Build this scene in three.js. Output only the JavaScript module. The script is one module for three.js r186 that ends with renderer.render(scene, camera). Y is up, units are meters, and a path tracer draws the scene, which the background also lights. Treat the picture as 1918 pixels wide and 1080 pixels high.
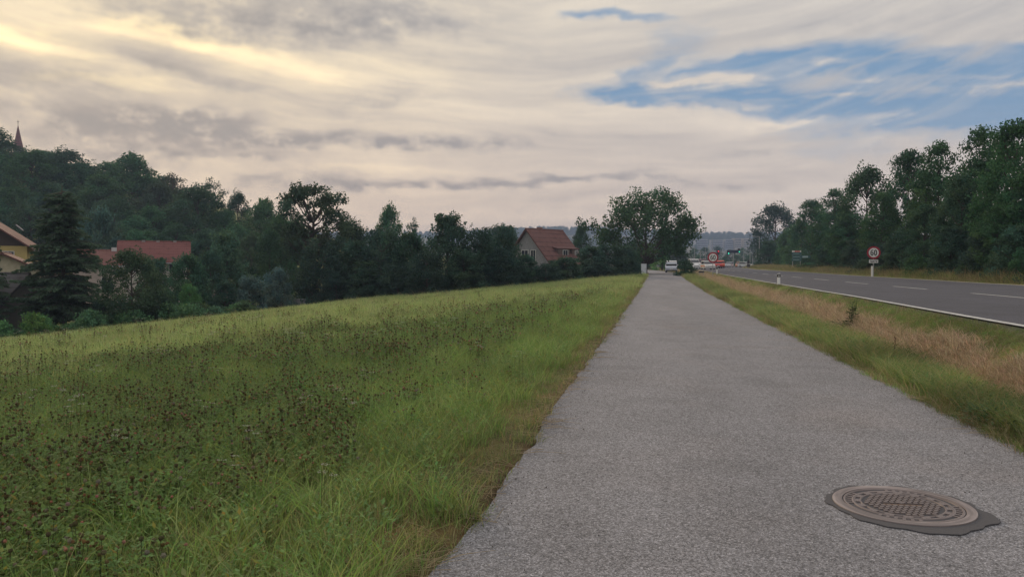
import * as THREE from 'three';
import { ImprovedNoise } from 'three/addons/math/ImprovedNoise.js';
import { FontLoader } from 'three/addons/loaders/FontLoader.js';
import { TextGeometry } from 'three/addons/geometries/TextGeometry.js';
import { mergeGeometries } from 'three/addons/utils/BufferGeometryUtils.js';

// ---------------------------------------------------------------- camera, sky, sun, exposure
const scene = new THREE.Scene();
const EYE = 1.45, F = 1449, CX = 959, HORIZON = 500;          // metres and photograph pixels
const camera = new THREE.PerspectiveCamera(40.87, 1024 / 576, 0.05, 9000);
camera.position.set(0, EYE, 0);
camera.rotation.x = -Math.atan(40 / F);
scene.add(camera);

const renderer = new THREE.WebGLRenderer({ antialias: true });
renderer.toneMapping = THREE.LinearToneMapping;
renderer.toneMappingExposure = 1.0;
renderer.shadowMap.enabled = true;

const noise = new ImprovedNoise();
const clamp = (x, a = 0, b = 1) => Math.min(b, Math.max(a, x));
const mix = (a, b, k) => a + (b - a) * k;
const smooth = (a, b, x) => { const k = clamp((x - a) / (b - a)); return k * k * (3 - 2 * k); };
const DEG = Math.PI / 180;
function fbm(x, y, z, oct = 4, gain = 0.5) {
  let a = 0, w = 1, n = 0;
  for (let i = 0; i < oct; i++) { a += w * noise.noise(x, y, z + i * 7.3); n += w; w *= gain; x = x * 2.03 + 3.1; y = y * 2.03 + 1.7; }
  return a / n;
}

const SUN_AZ = -31, SUN_EL = 17;
const sunDir = new THREE.Vector3(Math.sin(SUN_AZ * DEG) * Math.cos(SUN_EL * DEG), Math.sin(SUN_EL * DEG), -Math.cos(SUN_AZ * DEG) * Math.cos(SUN_EL * DEG));

// The evening sky: a sheet of streaky altostratus with a blue gap, computed in directions (degrees of azimuth and elevation).
function makeSky() {
  const W = 4096, Hh = 2048, data = new Float32Array(W * Hh * 4);
  const az = (px) => Math.atan((px - CX) / F) / DEG, el = (px, py) => Math.atan((HORIZON - py) / F * Math.cos(Math.atan((px - CX) / F))) / DEG;
  const S = (x0, y0, x1, y1, thick, amount, soft = 1) => ({ a: az(x0), b: el(x0, y0), c: az(x1), d: el(x1, y1), t: thick / 25.3, amount, soft });
  const grey = [
    S(110, 258, 430, 252, 44, 1.15), S(190, 222, 450, 228, 20, 1.1), S(430, 258, 960, 268, 15, 1.15), S(330, 288, 560, 292, 8, 0.5), S(430, 340, 700, 338, 13, 0.75), S(650, 345, 1000, 346, 9, 0.9),
    S(930, 346, 1250, 318, 7, 0.6), S(1000, 335, 1270, 333, 5, 0.55), S(1230, 336, 1480, 352, 10, 0.5), S(1330, 292, 1450, 288, 7, 0.4),
    S(170, 8, 780, 66, 34, 0.62), S(500, 10, 900, 30, 30, 0.5), S(-60, 125, 200, 160, 24, 0.55), S(240, 110, 470, 170, 16, 0.5), S(640, 200, 800, 170, 18, 0.35), S(-40, 190, 150, 205, 14, 0.4),
    S(900, 80, 1050, 120, 20, 0.25), S(900, 380, 1100, 372, 20, 0.25), S(1480, 60, 1700, 40, 22, 0.25),
  ];
  const bright = [S(-60, 62, 120, 96, 22, 1), S(180, 55, 300, 60, 16, 0.7), S(320, 72, 440, 92, 18, 1), S(430, 100, 660, 150, 22, 0.75), S(60, 150, 330, 150, 12, 0.45), S(700, 120, 860, 150, 22, 0.35), S(1060, 200, 1420, 214, 26, 0.5), S(1340, 238, 1690, 218, 10, 0.85), S(620, 316, 900, 326, 8, 0.4)];
  const hole = [
    S(1430, 202, 2150, 208, 36, 1.3), S(1260, 152, 1480, 112, 24, 0.95), S(1440, 115, 1700, 95, 24, 0.75), S(1560, 132, 2150, 128, 26, 0.9), S(1100, 172, 1450, 187, 15, 1.15), S(1170, 150, 1290, 66, 24, 0.5),
    S(1040, 26, 1250, 36, 10, 0.55), S(1780, 96, 1960, 94, 12, 0.5), S(1350, 170, 1460, 150, 16, 0.6), S(1500, 285, 1640, 280, 14, 0.25),
  ];
  const wisp = [S(1240, 166, 1420, 148, 12, 1), S(1400, 190, 1640, 177, 3, 0.7), S(1660, 189, 1740, 184, 3, 0.7), S(1815, 166, 2000, 146, 6, 1), S(1480, 148, 1860, 142, 4, 0.5), S(1500, 125, 1760, 112, 5, 0.45), S(1250, 186, 1440, 205, 6, 0.5), S(1320, 244, 1680, 216, 10, 0.8)];
  const touch = (list, x, y) => {
    let v = 0;
    for (const s of list) {
      const dx = s.c - s.a, dy = s.d - s.b, k = clamp(((x - s.a) * dx + (y - s.b) * dy) / (dx * dx + dy * dy)), ex = (x - s.a - k * dx) * 0.45, ey = y - s.b - k * dy, q = (ex * ex + ey * ey) / (s.t * s.t);
      if (q < 9) v += s.amount * Math.exp(-q * 1.1) * (1 - 0.55 * Math.pow(Math.abs(2 * k - 1), 3));
    }
    return v;
  };
  const sun = sunDir, out = [0, 0, 0];
  const skip = (i, j, e) => {                                    // away from the view every second texel and row will do
    const a = (((i + 0.5) / W - 0.25) * 360 + 540) % 360 - 180, k = (j * W + i) * 4;
    if (Math.abs(a) < 62 && e < 32) return false;
    const from = e > 33 && j % 2 ? k - W * 4 : i % 2 ? k - 4 : -1; if (from < 0) return false;
    for (let c = 0; c < 4; c++) data[k + c] = data[from + c]; return true;
  };
  for (let j = 0; j < Hh; j++) {
    const e = ((j + 0.5) / Hh - 0.5) * 180;
    if (e < -1.2) { for (let i = 0; i < W; i++) { const o = (j * W + i) * 4; data[o] = 0.1; data[o + 1] = 0.1; data[o + 2] = 0.09; data[o + 3] = 1; } continue; }
    const ce = Math.cos(e * DEG), se = Math.sin(e * DEG);
    for (let i = 0; i < W; i++) {
      if (skip(i, j, e)) continue;
      const ph = ((i + 0.5) / W - 0.5) * 2 * Math.PI, x = Math.cos(ph) * ce, z = Math.sin(ph) * ce;
      const a = Math.atan2(x, -z) / DEG;
      // the cloud sheet seen in perspective
      const hgt = Math.max(se, 0) + 0.13, px = x / hgt, pz = z / hgt;
      const wx = fbm(px * 0.7, pz * 0.7, 1.3, 3), wz = fbm(px * 0.7, pz * 0.7, 9.1, 3);
      const sheet = fbm(px * 0.55 + wx * 1.3, pz * 1.5 + wz * 1.3, 4.2, 5, 0.55);
      const fine = fbm(px * 1.6 + wz * 2.2 + pz * 0.5, pz * 4.5 + wx * 2.0, 14.2, 5, 0.58);
      const gap = fbm(px * 0.33 + 5.2, pz * 0.6 + wx * 0.6, 21.7, 4);
      // fine fibres: they sink to the right on the sun's side and climb on the other
      const ka = clamp(a, -60, 60) / 33, sl = ka * 0.25, ff = Math.abs(a) < 100 ? smooth(100, 60, Math.abs(a)) : 0;
      const fibre = ff > 0 ? ff * fbm((a + wx * 6) * 0.05, (e - (sl * a * 0.5) + wz * 3.2) * 0.62, 61.3, 5, 0.62) : 0;
      // small turbulence that frays the single streaks
      const fx = fbm(a * 0.22, e * 0.5, 31.1, 4, 0.6), fy = fbm(a * 0.2 + 7, e * 0.55, 41.7, 4, 0.6), puff = fbm(a * 0.55, e * 0.9, 52.3, 5, 0.6);
      const sa = a + fx * 4.0, sb = e + fy * 1.0 + puff * 0.4;
      const front = Math.abs(a) < 62 && e < 32;
      let g = front ? touch(grey, sa, sb) : 0, b = front ? touch(bright, sa, sb) : 0, h = front ? touch(hole, sa, sb) : 0, w = front ? touch(wisp, sa + fx * 2, sb) : 0;
      g *= clamp(0.9 + 1.9 * puff + 0.6 * fine + 0.8 * fibre, 0.12, 1.7);
      const toSun = Math.acos(clamp(x * sun.x + se * sun.y + z * sun.z, -1, 1)) / DEG;
      const near = Math.exp(-toSun * toSun / (2 * 19 * 19)), wide = Math.exp(-toSun * toSun / (2 * 46 * 46));
      // clear air
      const lowB = Math.exp(-Math.max(e, 0) / 9);
      const bl = [mix(0.11, 0.38, lowB), mix(0.28, 0.48, lowB), mix(0.50, 0.60, lowB)];
      // cover: mostly closed, thin gaps like the one in view elsewhere too
      const thin = smooth(0.13, 0.42, gap + fine * 0.25) * (front ? smooth(35, 62, Math.abs(a)) + smooth(22, 32, e) : 1);
      let cover = clamp(1 - 0.75 * clamp(thin)) ;
      cover *= 1 - clamp(h * (1.3 + 0.9 * fine + 2.2 * fibre + 0.5 * puff));
      cover = clamp(cover + w * (0.55 + 1.0 * fine + 1.8 * fibre + 0.5 * puff) + 0.07 + Math.max(0, fibre) * 0.9 + Math.max(0, fine) * 0.25);
      // cloud tone
      let lit = 0.62 + 0.36 * sheet + 0.3 * fine + 0.8 * fibre;
      lit = clamp(lit + b * 0.5 - g * 0.78, -0.2, 1.35);
      const up = 1 + 0.65 * smooth(14, 85, e);
      const dk = [0.385, 0.40, 0.44], lt = [0.735, 0.69, 0.635];
      const warmth = near * 0.95 + wide * 0.25;
      const hz = Math.exp(-Math.max(e, 0) / 6.2);
      for (let c = 0; c < 3; c++) {
        let v = mix(dk[c], lt[c], lit) * up;
        v += Math.max(lit - 0.25, 0) * near * [0.40, 0.285, 0.07][c] + b * near * [0.2, 0.14, 0.0][c];
        v += warmth * [0.11, 0.05, -0.04][c];
        const hor = mix([0.79, 0.69, 0.645][c], [1.32, 0.90, 0.58][c], clamp(wide * 1.15)) * clamp(1 - g * 0.36, 0.5, 1);
        v = mix(v, hor * (1 + 0.16 * (lit - 0.55)), hz * 0.84);
        out[c] = mix(bl[c], v, cover);
      }
      const o = (j * W + i) * 4;
      data[o] = out[0]; data[o + 1] = out[1]; data[o + 2] = out[2]; data[o + 3] = 1;
    }
  }
  const t = new THREE.DataTexture(data, W, Hh, THREE.RGBAFormat, THREE.FloatType);
  t.mapping = THREE.EquirectangularReflectionMapping; t.magFilter = THREE.LinearFilter; t.minFilter = THREE.LinearFilter; t.needsUpdate = true;
  return t;
}
const SKY = makeSky();
scene.background = SKY; scene.environment = SKY;

const sun = new THREE.DirectionalLight(0xffe2bd, 1.5);
sun.position.copy(sunDir).multiplyScalar(400);
sun.castShadow = true; sun.shadow.radius = 22; sun.shadow.mapSize.set(4096, 4096);
Object.assign(sun.shadow.camera, { left: -220, right: 220, top: 220, bottom: -220, near: 1, far: 1200 });
scene.add(sun, sun.target);
scene.fog = new THREE.FogExp2(0xa9bde0, 0.00042);

// ---------------------------------------------------------------- helpers
let seedState = 1;
const seed = (n) => { seedState = (n * 2654435761) >>> 0 || 1; };
const rnd = () => { seedState |= 0; seedState = (seedState + 0x6D2B79F5) | 0; let t = Math.imul(seedState ^ (seedState >>> 15), 1 | seedState); t = (t + Math.imul(t ^ (t >>> 7), 61 | t)) ^ t; return ((t ^ (t >>> 14)) >>> 0) / 4294967296; };
const rr = (a, b) => a + (b - a) * rnd();
const gauss = () => (rnd() + rnd() + rnd() - 1.5) / 0.75;
const taken = new Map();
const numbered = (n) => { const k = taken.get(n) ?? 0; taken.set(n, k + 1); return k ? `${n}_${String(k).padStart(3, '0')}` : n; };
function tag(o, label, category, group, kind) { o.userData.label = label; if (category) o.userData.category = category; if (group) o.userData.group = group; if (kind) o.userData.kind = kind; return o; }
function thing(name, label, category, pos = [0, 0, 0], turn = 0, group) { const o = new THREE.Group(); o.name = numbered(name); o.position.set(...pos); o.rotation.y = turn; scene.add(o); return tag(o, label, category, group); }
function part(name, geo, m, parent) { const o = new THREE.Mesh(geo, m); o.name = name; parent.add(o); return o; }
function single(name, geo, m, label, category, group, kind) { const o = new THREE.Mesh(geo, m); o.name = numbered(name); scene.add(o); return tag(o, label, category, group, kind); }
const rgb = (r, g, b) => new THREE.Color().setRGB(r, g, b);
const mat = (c, o = {}) => new THREE.MeshStandardMaterial({ color: rgb(...c), roughness: 0.85, ...o });
const box = (w, h, d, x = 0, y = 0, z = 0) => new THREE.BoxGeometry(w, h, d).translate(x, y, z);
const cyl = (r0, r1, h, n, x = 0, y = 0, z = 0) => new THREE.CylinderGeometry(r0, r1, h, n).translate(x, y, z);
const merge = (list) => mergeGeometries(list.map((g) => { const k = g.index ? g.toNonIndexed() : g; for (const n of Object.keys(k.attributes)) if (!['position', 'normal', 'uv'].includes(n)) k.deleteAttribute(n); return k; }));

class Soup {                                                   // collects faces with vertex colours
  constructor() { this.p = []; this.c = []; this.i = []; }
  v(x, y, z, c) { this.p.push(x, y, z); this.c.push(c[0], c[1], c[2]); return this.p.length / 3 - 1; }
  tri(a, b, c) { this.i.push(a, b, c); }
  tube(pts, r0, r1, n, c) {
    let prev = null;
    const T = new THREE.Vector3(), U = new THREE.Vector3(), V = new THREE.Vector3();
    pts.forEach((q, k) => {
      T.subVectors(pts[Math.min(k + 1, pts.length - 1)], pts[Math.max(k - 1, 0)]).normalize();
      U.set(0.31, 0.1, 0.94).cross(T).normalize(); V.crossVectors(T, U);
      const r = mix(r0, r1, k / (pts.length - 1)), ring = [];
      for (let j = 0; j < n; j++) { const a = j / n * 2 * Math.PI, x = Math.cos(a) * r, y = Math.sin(a) * r; ring.push(this.v(q.x + U.x * x + V.x * y, q.y + U.y * x + V.y * y, q.z + U.z * x + V.z * y, c)); }
      if (prev) for (let j = 0; j < n; j++) { const l = (j + 1) % n; this.tri(prev[j], prev[l], ring[j]); this.tri(ring[j], prev[l], ring[l]); }
      prev = ring;
    });
  }
  leaf(x, y, z, len, wid, dir, side, c) {                        // a folded rhombus
    const nx = dir.y * side.z - dir.z * side.y, ny = dir.z * side.x - dir.x * side.z, nz = dir.x * side.y - dir.y * side.x, f = wid * 0.3;
    const a = this.v(x, y, z, c), b = this.v(x + dir.x * len * .5 + side.x * wid + nx * f, y + dir.y * len * .5 + side.y * wid + ny * f, z + dir.z * len * .5 + side.z * wid + nz * f, c);
    const d = this.v(x + dir.x * len, y + dir.y * len, z + dir.z * len, c), e = this.v(x + dir.x * len * .5 - side.x * wid + nx * f, y + dir.y * len * .5 - side.y * wid + ny * f, z + dir.z * len * .5 - side.z * wid + nz * f, c);
    this.tri(a, d, b); this.tri(a, e, d);
  }
  build() {
    const g = new THREE.BufferGeometry();
    g.setAttribute('position', new THREE.Float32BufferAttribute(this.p, 3)); g.setAttribute('color', new THREE.Float32BufferAttribute(this.c, 3)); g.setIndex(this.i); g.computeVertexNormals();
    return g;
  }
}
function randDir(out, upBias = 0) { const z = rr(-1, 1), a = rr(0, 2 * Math.PI), r = Math.sqrt(1 - z * z); return out.set(r * Math.cos(a), z + upBias, r * Math.sin(a)).normalize(); }
function tex(size, fn, o = {}) {                                // tiling colour or height texture
  const d = new Uint8Array(size * size * 4);
  for (let y = 0; y < size; y++) for (let x = 0; x < size; x++) { const c = fn(x, y), k = (y * size + x) * 4; d[k] = clamp(c[0]) * 255; d[k + 1] = clamp(c[1]) * 255; d[k + 2] = clamp(c[2]) * 255; d[k + 3] = 255; }
  const t = new THREE.DataTexture(d, size, size); t.wrapS = t.wrapT = THREE.RepeatWrapping; t.magFilter = THREE.LinearFilter; t.minFilter = THREE.LinearMipmapLinearFilter; t.generateMipmaps = true;
  if (!o.data) t.colorSpace = THREE.SRGBColorSpace;
  if (o.repeat) t.repeat.set(o.repeat, o.repeat);
  t.needsUpdate = true; return t;
}
const hash = (x, y, k = 0) => { let h = Math.imul(x, 374761393) + Math.imul(y, 668265263) + Math.imul(k, 2147483647); h = Math.imul(h ^ (h >>> 13), 1274126177); return ((h ^ (h >>> 16)) >>> 0) / 4294967296; };
const tileNoise = (x, y, size, cell, k) => {                     // smooth noise that tiles
  const n = size / cell, fx = x / cell, fy = y / cell, x0 = Math.floor(fx), y0 = Math.floor(fy), u = fx - x0, v = fy - y0, su = u * u * (3 - 2 * u), sv = v * v * (3 - 2 * v), m = (a) => ((a % n) + n) % n;
  return mix(mix(hash(m(x0), m(y0), k), hash(m(x0 + 1), m(y0), k), su), mix(hash(m(x0), m(y0 + 1), k), hash(m(x0 + 1), m(y0 + 1), k), su), sv);
};

// ---------------------------------------------------------------- the lie of the land
// s runs along the foot path, t across it (to the right); x, d are world x and the distance ahead (-z).
const TH = 10.6 * DEG, SN = Math.sin(TH), CS = Math.cos(TH);
const toX = (s, t) => s * SN + t * CS, toD = (s, t) => s * CS - t * SN, toS = (x, d) => x * SN + d * CS, toT = (x, d) => x * CS - d * SN;
const curve = (pts) => (q) => { if (q <= pts[0][0]) return pts[0][1]; for (let k = 1; k < pts.length; k++) if (q <= pts[k][0]) { const [a, b] = pts[k - 1], [c, d] = pts[k], u = (q - a) / (c - a); return mix(b, d, u * u * (3 - 2 * u) * 0.4 + u * 0.6); } return pts[pts.length - 1][1]; };
const pathY = curve([[45, 0], [70, 0.2], [95, 0.5], [120, 0.6], [160, 0.9], [230, 1.1]]);
const bend = (s) => s > 105 ? -0.0016 * (s - 105) ** 2 : 0;
const PL = -1.03, PR = 2.85;
const roadY = curve([[0, 0.6], [40, 0.61], [60, 0.68], [100, 0.85], [140, 1.0], [170, 1.22], [260, 1.45], [400, 1.6]]);
const near0 = curve([[-30, 4.6], [0, 4.78], [12, 5.04], [25, 5.5], [40, 5.82], [60, 5.95], [100, 6.3], [141, 6.9], [200, 9], [260, 12], [420, 22]]);
const tNear = (s) => near0(s) - 5 * smooth(205, 235, s), tFar = (s) => near0(s) + 10.6 + 16 * smooth(185, 235, s);
const fall = curve([[0, 0], [1, 0.0], [3, -0.08], [10, -0.55], [20, -1.3], [32, -2.6], [40, -3.4], [52, -4.0], [70, -4.2], [200, -4.2]]);
function hillY(x, d) {
  const r2 = ((x + 195) / 95) ** 2 + ((d - 265) / 95) ** 2;
  let y = 47 * Math.max(0, Math.exp(-r2 / 2) - 0.05);
  y += 80 * smooth(900, 1900, d) * (0.88 + 0.12 * Math.sin(x / 260 + 1.2) + 0.05 * Math.sin(x / 90));
  return y;
}
function groundY(s, t) {
  const x = toX(s, t), d = toD(s, t), tp = t - bend(s);
  let y;
  if (tp < PL) { const l = PL - tp; y = pathY(s) * (1 - smooth(2, 45, l)) + fall(l) * (1 - smooth(90, 300, l) * 0.6) + (l > 0.4 ? 0.10 * fbm(x * 0.13, d * 0.13, 2.2, 3) * smooth(0.3, 5, l) : 0) + (l > 0.05 ? 0.02 : 0); }
  else if (tp <= PR) y = pathY(s);
  else {
    const n = tNear(s), f = tFar(s), p0 = PR + bend(s);
    if (t < n) { const u = (t - p0) / (n - p0), a = pathY(s), b = roadY(s), w = Math.min(1, 60 / Math.max(s, 1)); y = u < 0.28 ? a - 0.02 * u / 0.28 : u < 0.5 ? mix(a - 0.02, a - 0.10 * w, (u - 0.28) / 0.22) : mix(a - 0.10 * w, b - 0.015, Math.pow((u - 0.5) / 0.5, 0.8)); y += 0.05 * fbm(x * 0.9, d * 0.9, 8.8, 2) * Math.sin(Math.PI * clamp(u)); }
    else if (t <= f) y = roadY(s);
    else { const q = t - f; y = roadY(s) - 0.05 * smooth(0, 0.8, q) + 0.55 * smooth(1.5, 8, q) + 0.6 * smooth(10, 60, q) + 0.06 * fbm(x * 0.3, d * 0.3, 6, 2) * smooth(0.5, 3, q); }
  }
  return y + hillY(x, d);
}
const yAt = (x, d) => groundY(toS(x, d), toT(x, d));
const xAt = (px, d) => (px - CX) / F * d, hAt = (py, d) => EYE + (HORIZON - py) / F * d;   // where a sight line at that bearing stands at distance d

// ---------------------------------------------------------------- ground sheet
const groundTex = tex(1024, (x, y) => {
  const n = 1024, a = tileNoise(x, y, n, 128, 1) * .4 + tileNoise(x, y, n, 32, 2) * .3 + tileNoise(x, y, n, 8, 3) * .2 + hash(x, y, 5) * .25, k = 0.62 + 0.5 * a, b = tileNoise(x, y, n, 64, 9);
  return [k * (0.80 + 0.15 * b), k * 0.86, k * (0.70 - 0.05 * b)];
});
const groundBump = tex(512, (x, y) => { const n = 512, a = tileNoise(x, y, n, 64, 1) * .4 + tileNoise(x, y, n, 16, 2) * .35 + tileNoise(x, y, n, 4, 3) * .25; return [a, a, a]; }, { data: true });
const groundMat = new THREE.MeshStandardMaterial({ vertexColors: true, map: groundTex, bumpMap: groundBump, bumpScale: 0.05, roughness: 1 });
function zoneColour(s, t) {
  const x = toX(s, t), d = toD(s, t), n = fbm(x * 0.35, d * 0.35, 3.3, 3), n2 = fbm(x * 1.7, d * 1.7, 5.3, 3), tp = t - bend(s), l = PL - tp;
  if (tp < PL) {
    const dry = [0.15, 0.115, 0.07], green = [0.17, 0.205, 0.08];
    let c = green.map((g) => g * (1 + 0.3 * n));
    const e = smooth(0.9, 0.1, l + n2 * 0.5 + n * 0.4); return c.map((g, k) => mix(g, dry[k], e));
  }
  if (t < tNear(s)) { const u = (t - PR - bend(s)) / (tNear(s) - PR - bend(s)), hay = smooth(0.36, 0.5, u + n2 * 0.22) * smooth(0.82, 0.68, u + n2 * 0.2); const c0 = [0.13, 0.14, 0.05], c1 = [0.38, 0.29, 0.20], soil = smooth(0.1, 0.02, u + n2 * 0.1); return c0.map((g, k) => mix(mix(g, c1[k], hay), [0.15, 0.105, 0.07][k], soil)); }
  const q = t - tFar(s);
  if (q < 0) return [0.1, 0.1, 0.1];
  return [0.17, 0.155, 0.085].map((g) => g * (1 + 0.35 * n + 0.25 * n2));
}
function sheet(sList, colsOf, yOf, colourOf) {
  const p = [], c = [], uv = [], idx = [], n = colsOf(sList[0]).length;
  for (const s of sList) for (const t of colsOf(s)) { const x = toX(s, t), d = toD(s, t); p.push(x, yOf(s, t), -d); uv.push(x, d); if (colourOf) c.push(...colourOf(s, t)); }
  for (let r = 0; r < sList.length - 1; r++) for (let q = 0; q < n - 1; q++) { const a = r * n + q, b = a + 1, e = a + n, f = e + 1; idx.push(a, b, e, b, f, e); }
  const g = new THREE.BufferGeometry(); g.setAttribute('position', new THREE.Float32BufferAttribute(p, 3)); g.setAttribute('uv', new THREE.Float32BufferAttribute(uv, 2)); if (colourOf) g.setAttribute('color', new THREE.Float32BufferAttribute(c, 3)); g.setIndex(idx); g.computeVertexNormals(); return g;
}
const stations = []; for (let s = -14; s < 2500;) { stations.push(s); s += s < 40 ? 0.5 : s < 120 ? 1.5 : s < 300 ? 4 : s < 700 ? 15 : 60; }
const leftOff = []; for (let l = 0; l < 1900;) { leftOff.push(l); l += l < 0.06 ? 0.06 : l < 4 ? 0.4 : l < 30 ? 0.9 : l < 80 ? 2 : l < 420 ? 7 : 90; } leftOff.push(2000);
const rightOff = [0, 0.25, 0.5, 0.8, 1.2, 2, 3, 4.5, 6, 8, 10, 14, 20, 30, 50, 80, 140, 240, 400, 700, 1200, 2000];
const groundCols = (s) => {
  const b = bend(s), n = tNear(s), f = tFar(s), p0 = PR + b, c = leftOff.map((l) => PL + b - l).reverse();
  c.push(PL + b + 0.12, PL + b + 1.9, p0 - 0.12); for (let k = 0; k <= 14; k++) c.push(mix(p0, n, k / 14)); c.push(n + 0.15, mix(n, f, .5), f - 0.15); for (const q of rightOff) c.push(f + q); return c;
};
const inside = (s, t) => { const b = bend(s); return (t > PL + b + 0.01 && t < PR + b - 0.01 && s < 225) || (t > tNear(s) + 0.01 && t < tFar(s) - 0.01 && s < 420); };
const ground = single('ground', sheet(stations, groundCols, (s, t) => groundY(s, t) - (inside(s, t) ? 0.12 : 0.006), zoneColour), groundMat, 'rolling grassy land falling from the path to the wooded valley', 'ground', null, 'structure');
groundTex.repeat.set(0.21, 0.21); groundBump.repeat.set(0.4, 0.4);

// ---------------------------------------------------------------- asphalt
const asphalt = (base, contrast, pale, tint) => tex(2048, (x, y) => {
  const n = 2048, g1 = tileNoise(x, y, n, 4, 1), g2 = tileNoise(x, y, n, 8, 2), g3 = hash(x >> 1, y >> 1, 3), big = tileNoise(x, y, n, 256, 4) * .5 + tileNoise(x, y, n, 512, 6) * .5, mid = tileNoise(x, y, n, 32, 7);
  let v = base + contrast * ((g1 - .5) * .55 + (g2 - .5) * .45 + (g3 - .5) * .5) + (big - .5) * .07 + (mid - .5) * .03;
  const st = hash(x >> 2, y >> 2, 11); if (st > 0.975) v += pale * (st - .95) * 14; if (st < 0.035) v -= 0.16;
  return [v * tint[0], v * tint[1], v * tint[2]];
});
const pathTex = asphalt(0.468, 0.44, 0.34, [1.0, 0.995, 1.03]), roadTex = asphalt(0.255, 0.15, 0.12, [0.98, 0.98, 1.12]);
const aggBump = tex(1024, (x, y) => { const n = 1024, v = tileNoise(x, y, n, 4, 1) * .5 + tileNoise(x, y, n, 8, 2) * .3 + hash(x >> 1, y >> 1, 3) * .2; return [v, v, v]; }, { data: true });
pathTex.repeat.set(0.36, 0.36); roadTex.repeat.set(0.25, 0.25); aggBump.repeat.set(0.7, 0.7);
const pathMat = new THREE.MeshStandardMaterial({ map: pathTex, vertexColors: true, bumpMap: aggBump, bumpScale: 0.006, roughness: 0.93 });
const roadMat = new THREE.MeshStandardMaterial({ map: roadTex, vertexColors: true, bumpMap: aggBump, bumpScale: 0.004, roughness: 0.78 });
const pathStations = stations.filter((s) => s > -13 && s < 226), roadStations = stations.filter((s) => s < 425);
const ragged = (s, k) => 0.07 * fbm(s * 0.35, k, 3.1, 2) + 0.09 * fbm(s * 2.7, k, 8.1, 3);
const finePath = []; for (let s = -13; s < 226; s += s < 30 ? 0.12 : s < 80 ? 0.5 : 2) finePath.push(s);
const path = single('path', sheet(finePath, (s) => { const b = bend(s), e0 = PL + b + ragged(s, 1.5), e1 = PR + b + ragged(s, 7.5), c = []; for (let k = 0; k <= 16; k++) c.push(mix(e0, e1, k / 16)); return c; }, (s, t) => pathY(s) + hillY(toX(s, t), toD(s, t)) + 0.012 - 0.012 * Math.abs((t - bend(s) - 0.9) / 1.95) ** 2, (s, t) => {
  const u = t - bend(s), n = fbm(s * 0.16, u * 0.9, 2.5, 4), w = fbm(s * 0.5, u * 2.2, 12.5, 3), track = Math.exp(-((u + 0.1) ** 2) / 0.18) + Math.exp(-((u - 1.75) ** 2) / 0.2);
  const v = 1 + 0.22 * n + 0.10 * w + 0.05 * track, red = Math.max(0, fbm(s * 0.9, u * 0.9, 33.5, 3)) * 0.14 * smooth(3.2, 1.5, Math.abs(u - 2.3));
  return [v * (1 + red * 0.6), v, v * (1 - red * 0.5)];
}), pathMat, 'pale worn asphalt foot and cycle path along the meadow', 'path', null, 'structure');
const road = single('road', sheet(roadStations, (s) => { const a = tNear(s) + 0.0, b = tFar(s), c = []; for (let k = 0; k <= 20; k++) c.push(mix(a, b, k / 20)); return c; }, (s, t) => roadY(s) + hillY(toX(s, t), toD(s, t)) + 0.012, (s, t) => { const u = t - near0(s), n = fbm(s * 0.05, u * 0.8, 2.5, 4); const v = 1 + 0.2 * n - 0.07 * Math.exp(-((u - 2.1) ** 2) / .5); return [v, v, v]; }), roadMat, 'dark grey main road with painted lines, beyond the grass bank', 'road', null, 'structure');
const paintMat = new THREE.MeshStandardMaterial({ color: rgb(0.62, 0.62, 0.6), roughness: 0.7, map: tex(256, (x, y) => { const v = 0.75 + .25 * tileNoise(x, y, 256, 16, 4) - (hash(x, y, 2) > .93 ? .25 : 0); return [v, v, v]; }) });
const strip = (s0, s1, off, w, step = 1.5) => { const st = []; for (let s = s0; s < s1; s += step) st.push(s); st.push(s1); return sheet(st, (s) => { const a = off(s); return [a - w / 2, a + w / 2]; }, (s, t) => roadY(s) + hillY(toX(s, t), toD(s, t)) + 0.017); };
part('edge_line', strip(-12, 196, (s) => near0(s) + 0.085, 0.15), paintMat, road);
part('edge_line', strip(-12, 180, (s) => near0(s) + 10.35, 0.14), paintMat, road);
for (let s = 4.2; s < 190; s += 9) part('centre_dash', strip(s, s + 4.6, (q) => near0(q) + 4.3, 0.13), paintMat, road);
part('stop_line', strip(196, 196.6, (s) => near0(s) + 2.3, 3.8, 0.3), paintMat, road);
const gravelMat = mat([0.36, 0.33, 0.28], { map: groundTex, roughness: 1 });
const shoulder = single('gravel_shoulder', sheet(roadStations.filter((s) => s < 200), (s) => { const f = tFar(s), r = ragged(s, 4.4); return [f - 0.05, f + 0.28 + r * 2]; }, (s, t) => roadY(s) + (t > tFar(s) ? -0.0 : 0) + 0.022 + hillY(toX(s, t), toD(s, t))), gravelMat, 'thin pale gravel shoulder along the far side of the road', 'shoulder', null, 'structure');

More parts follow.
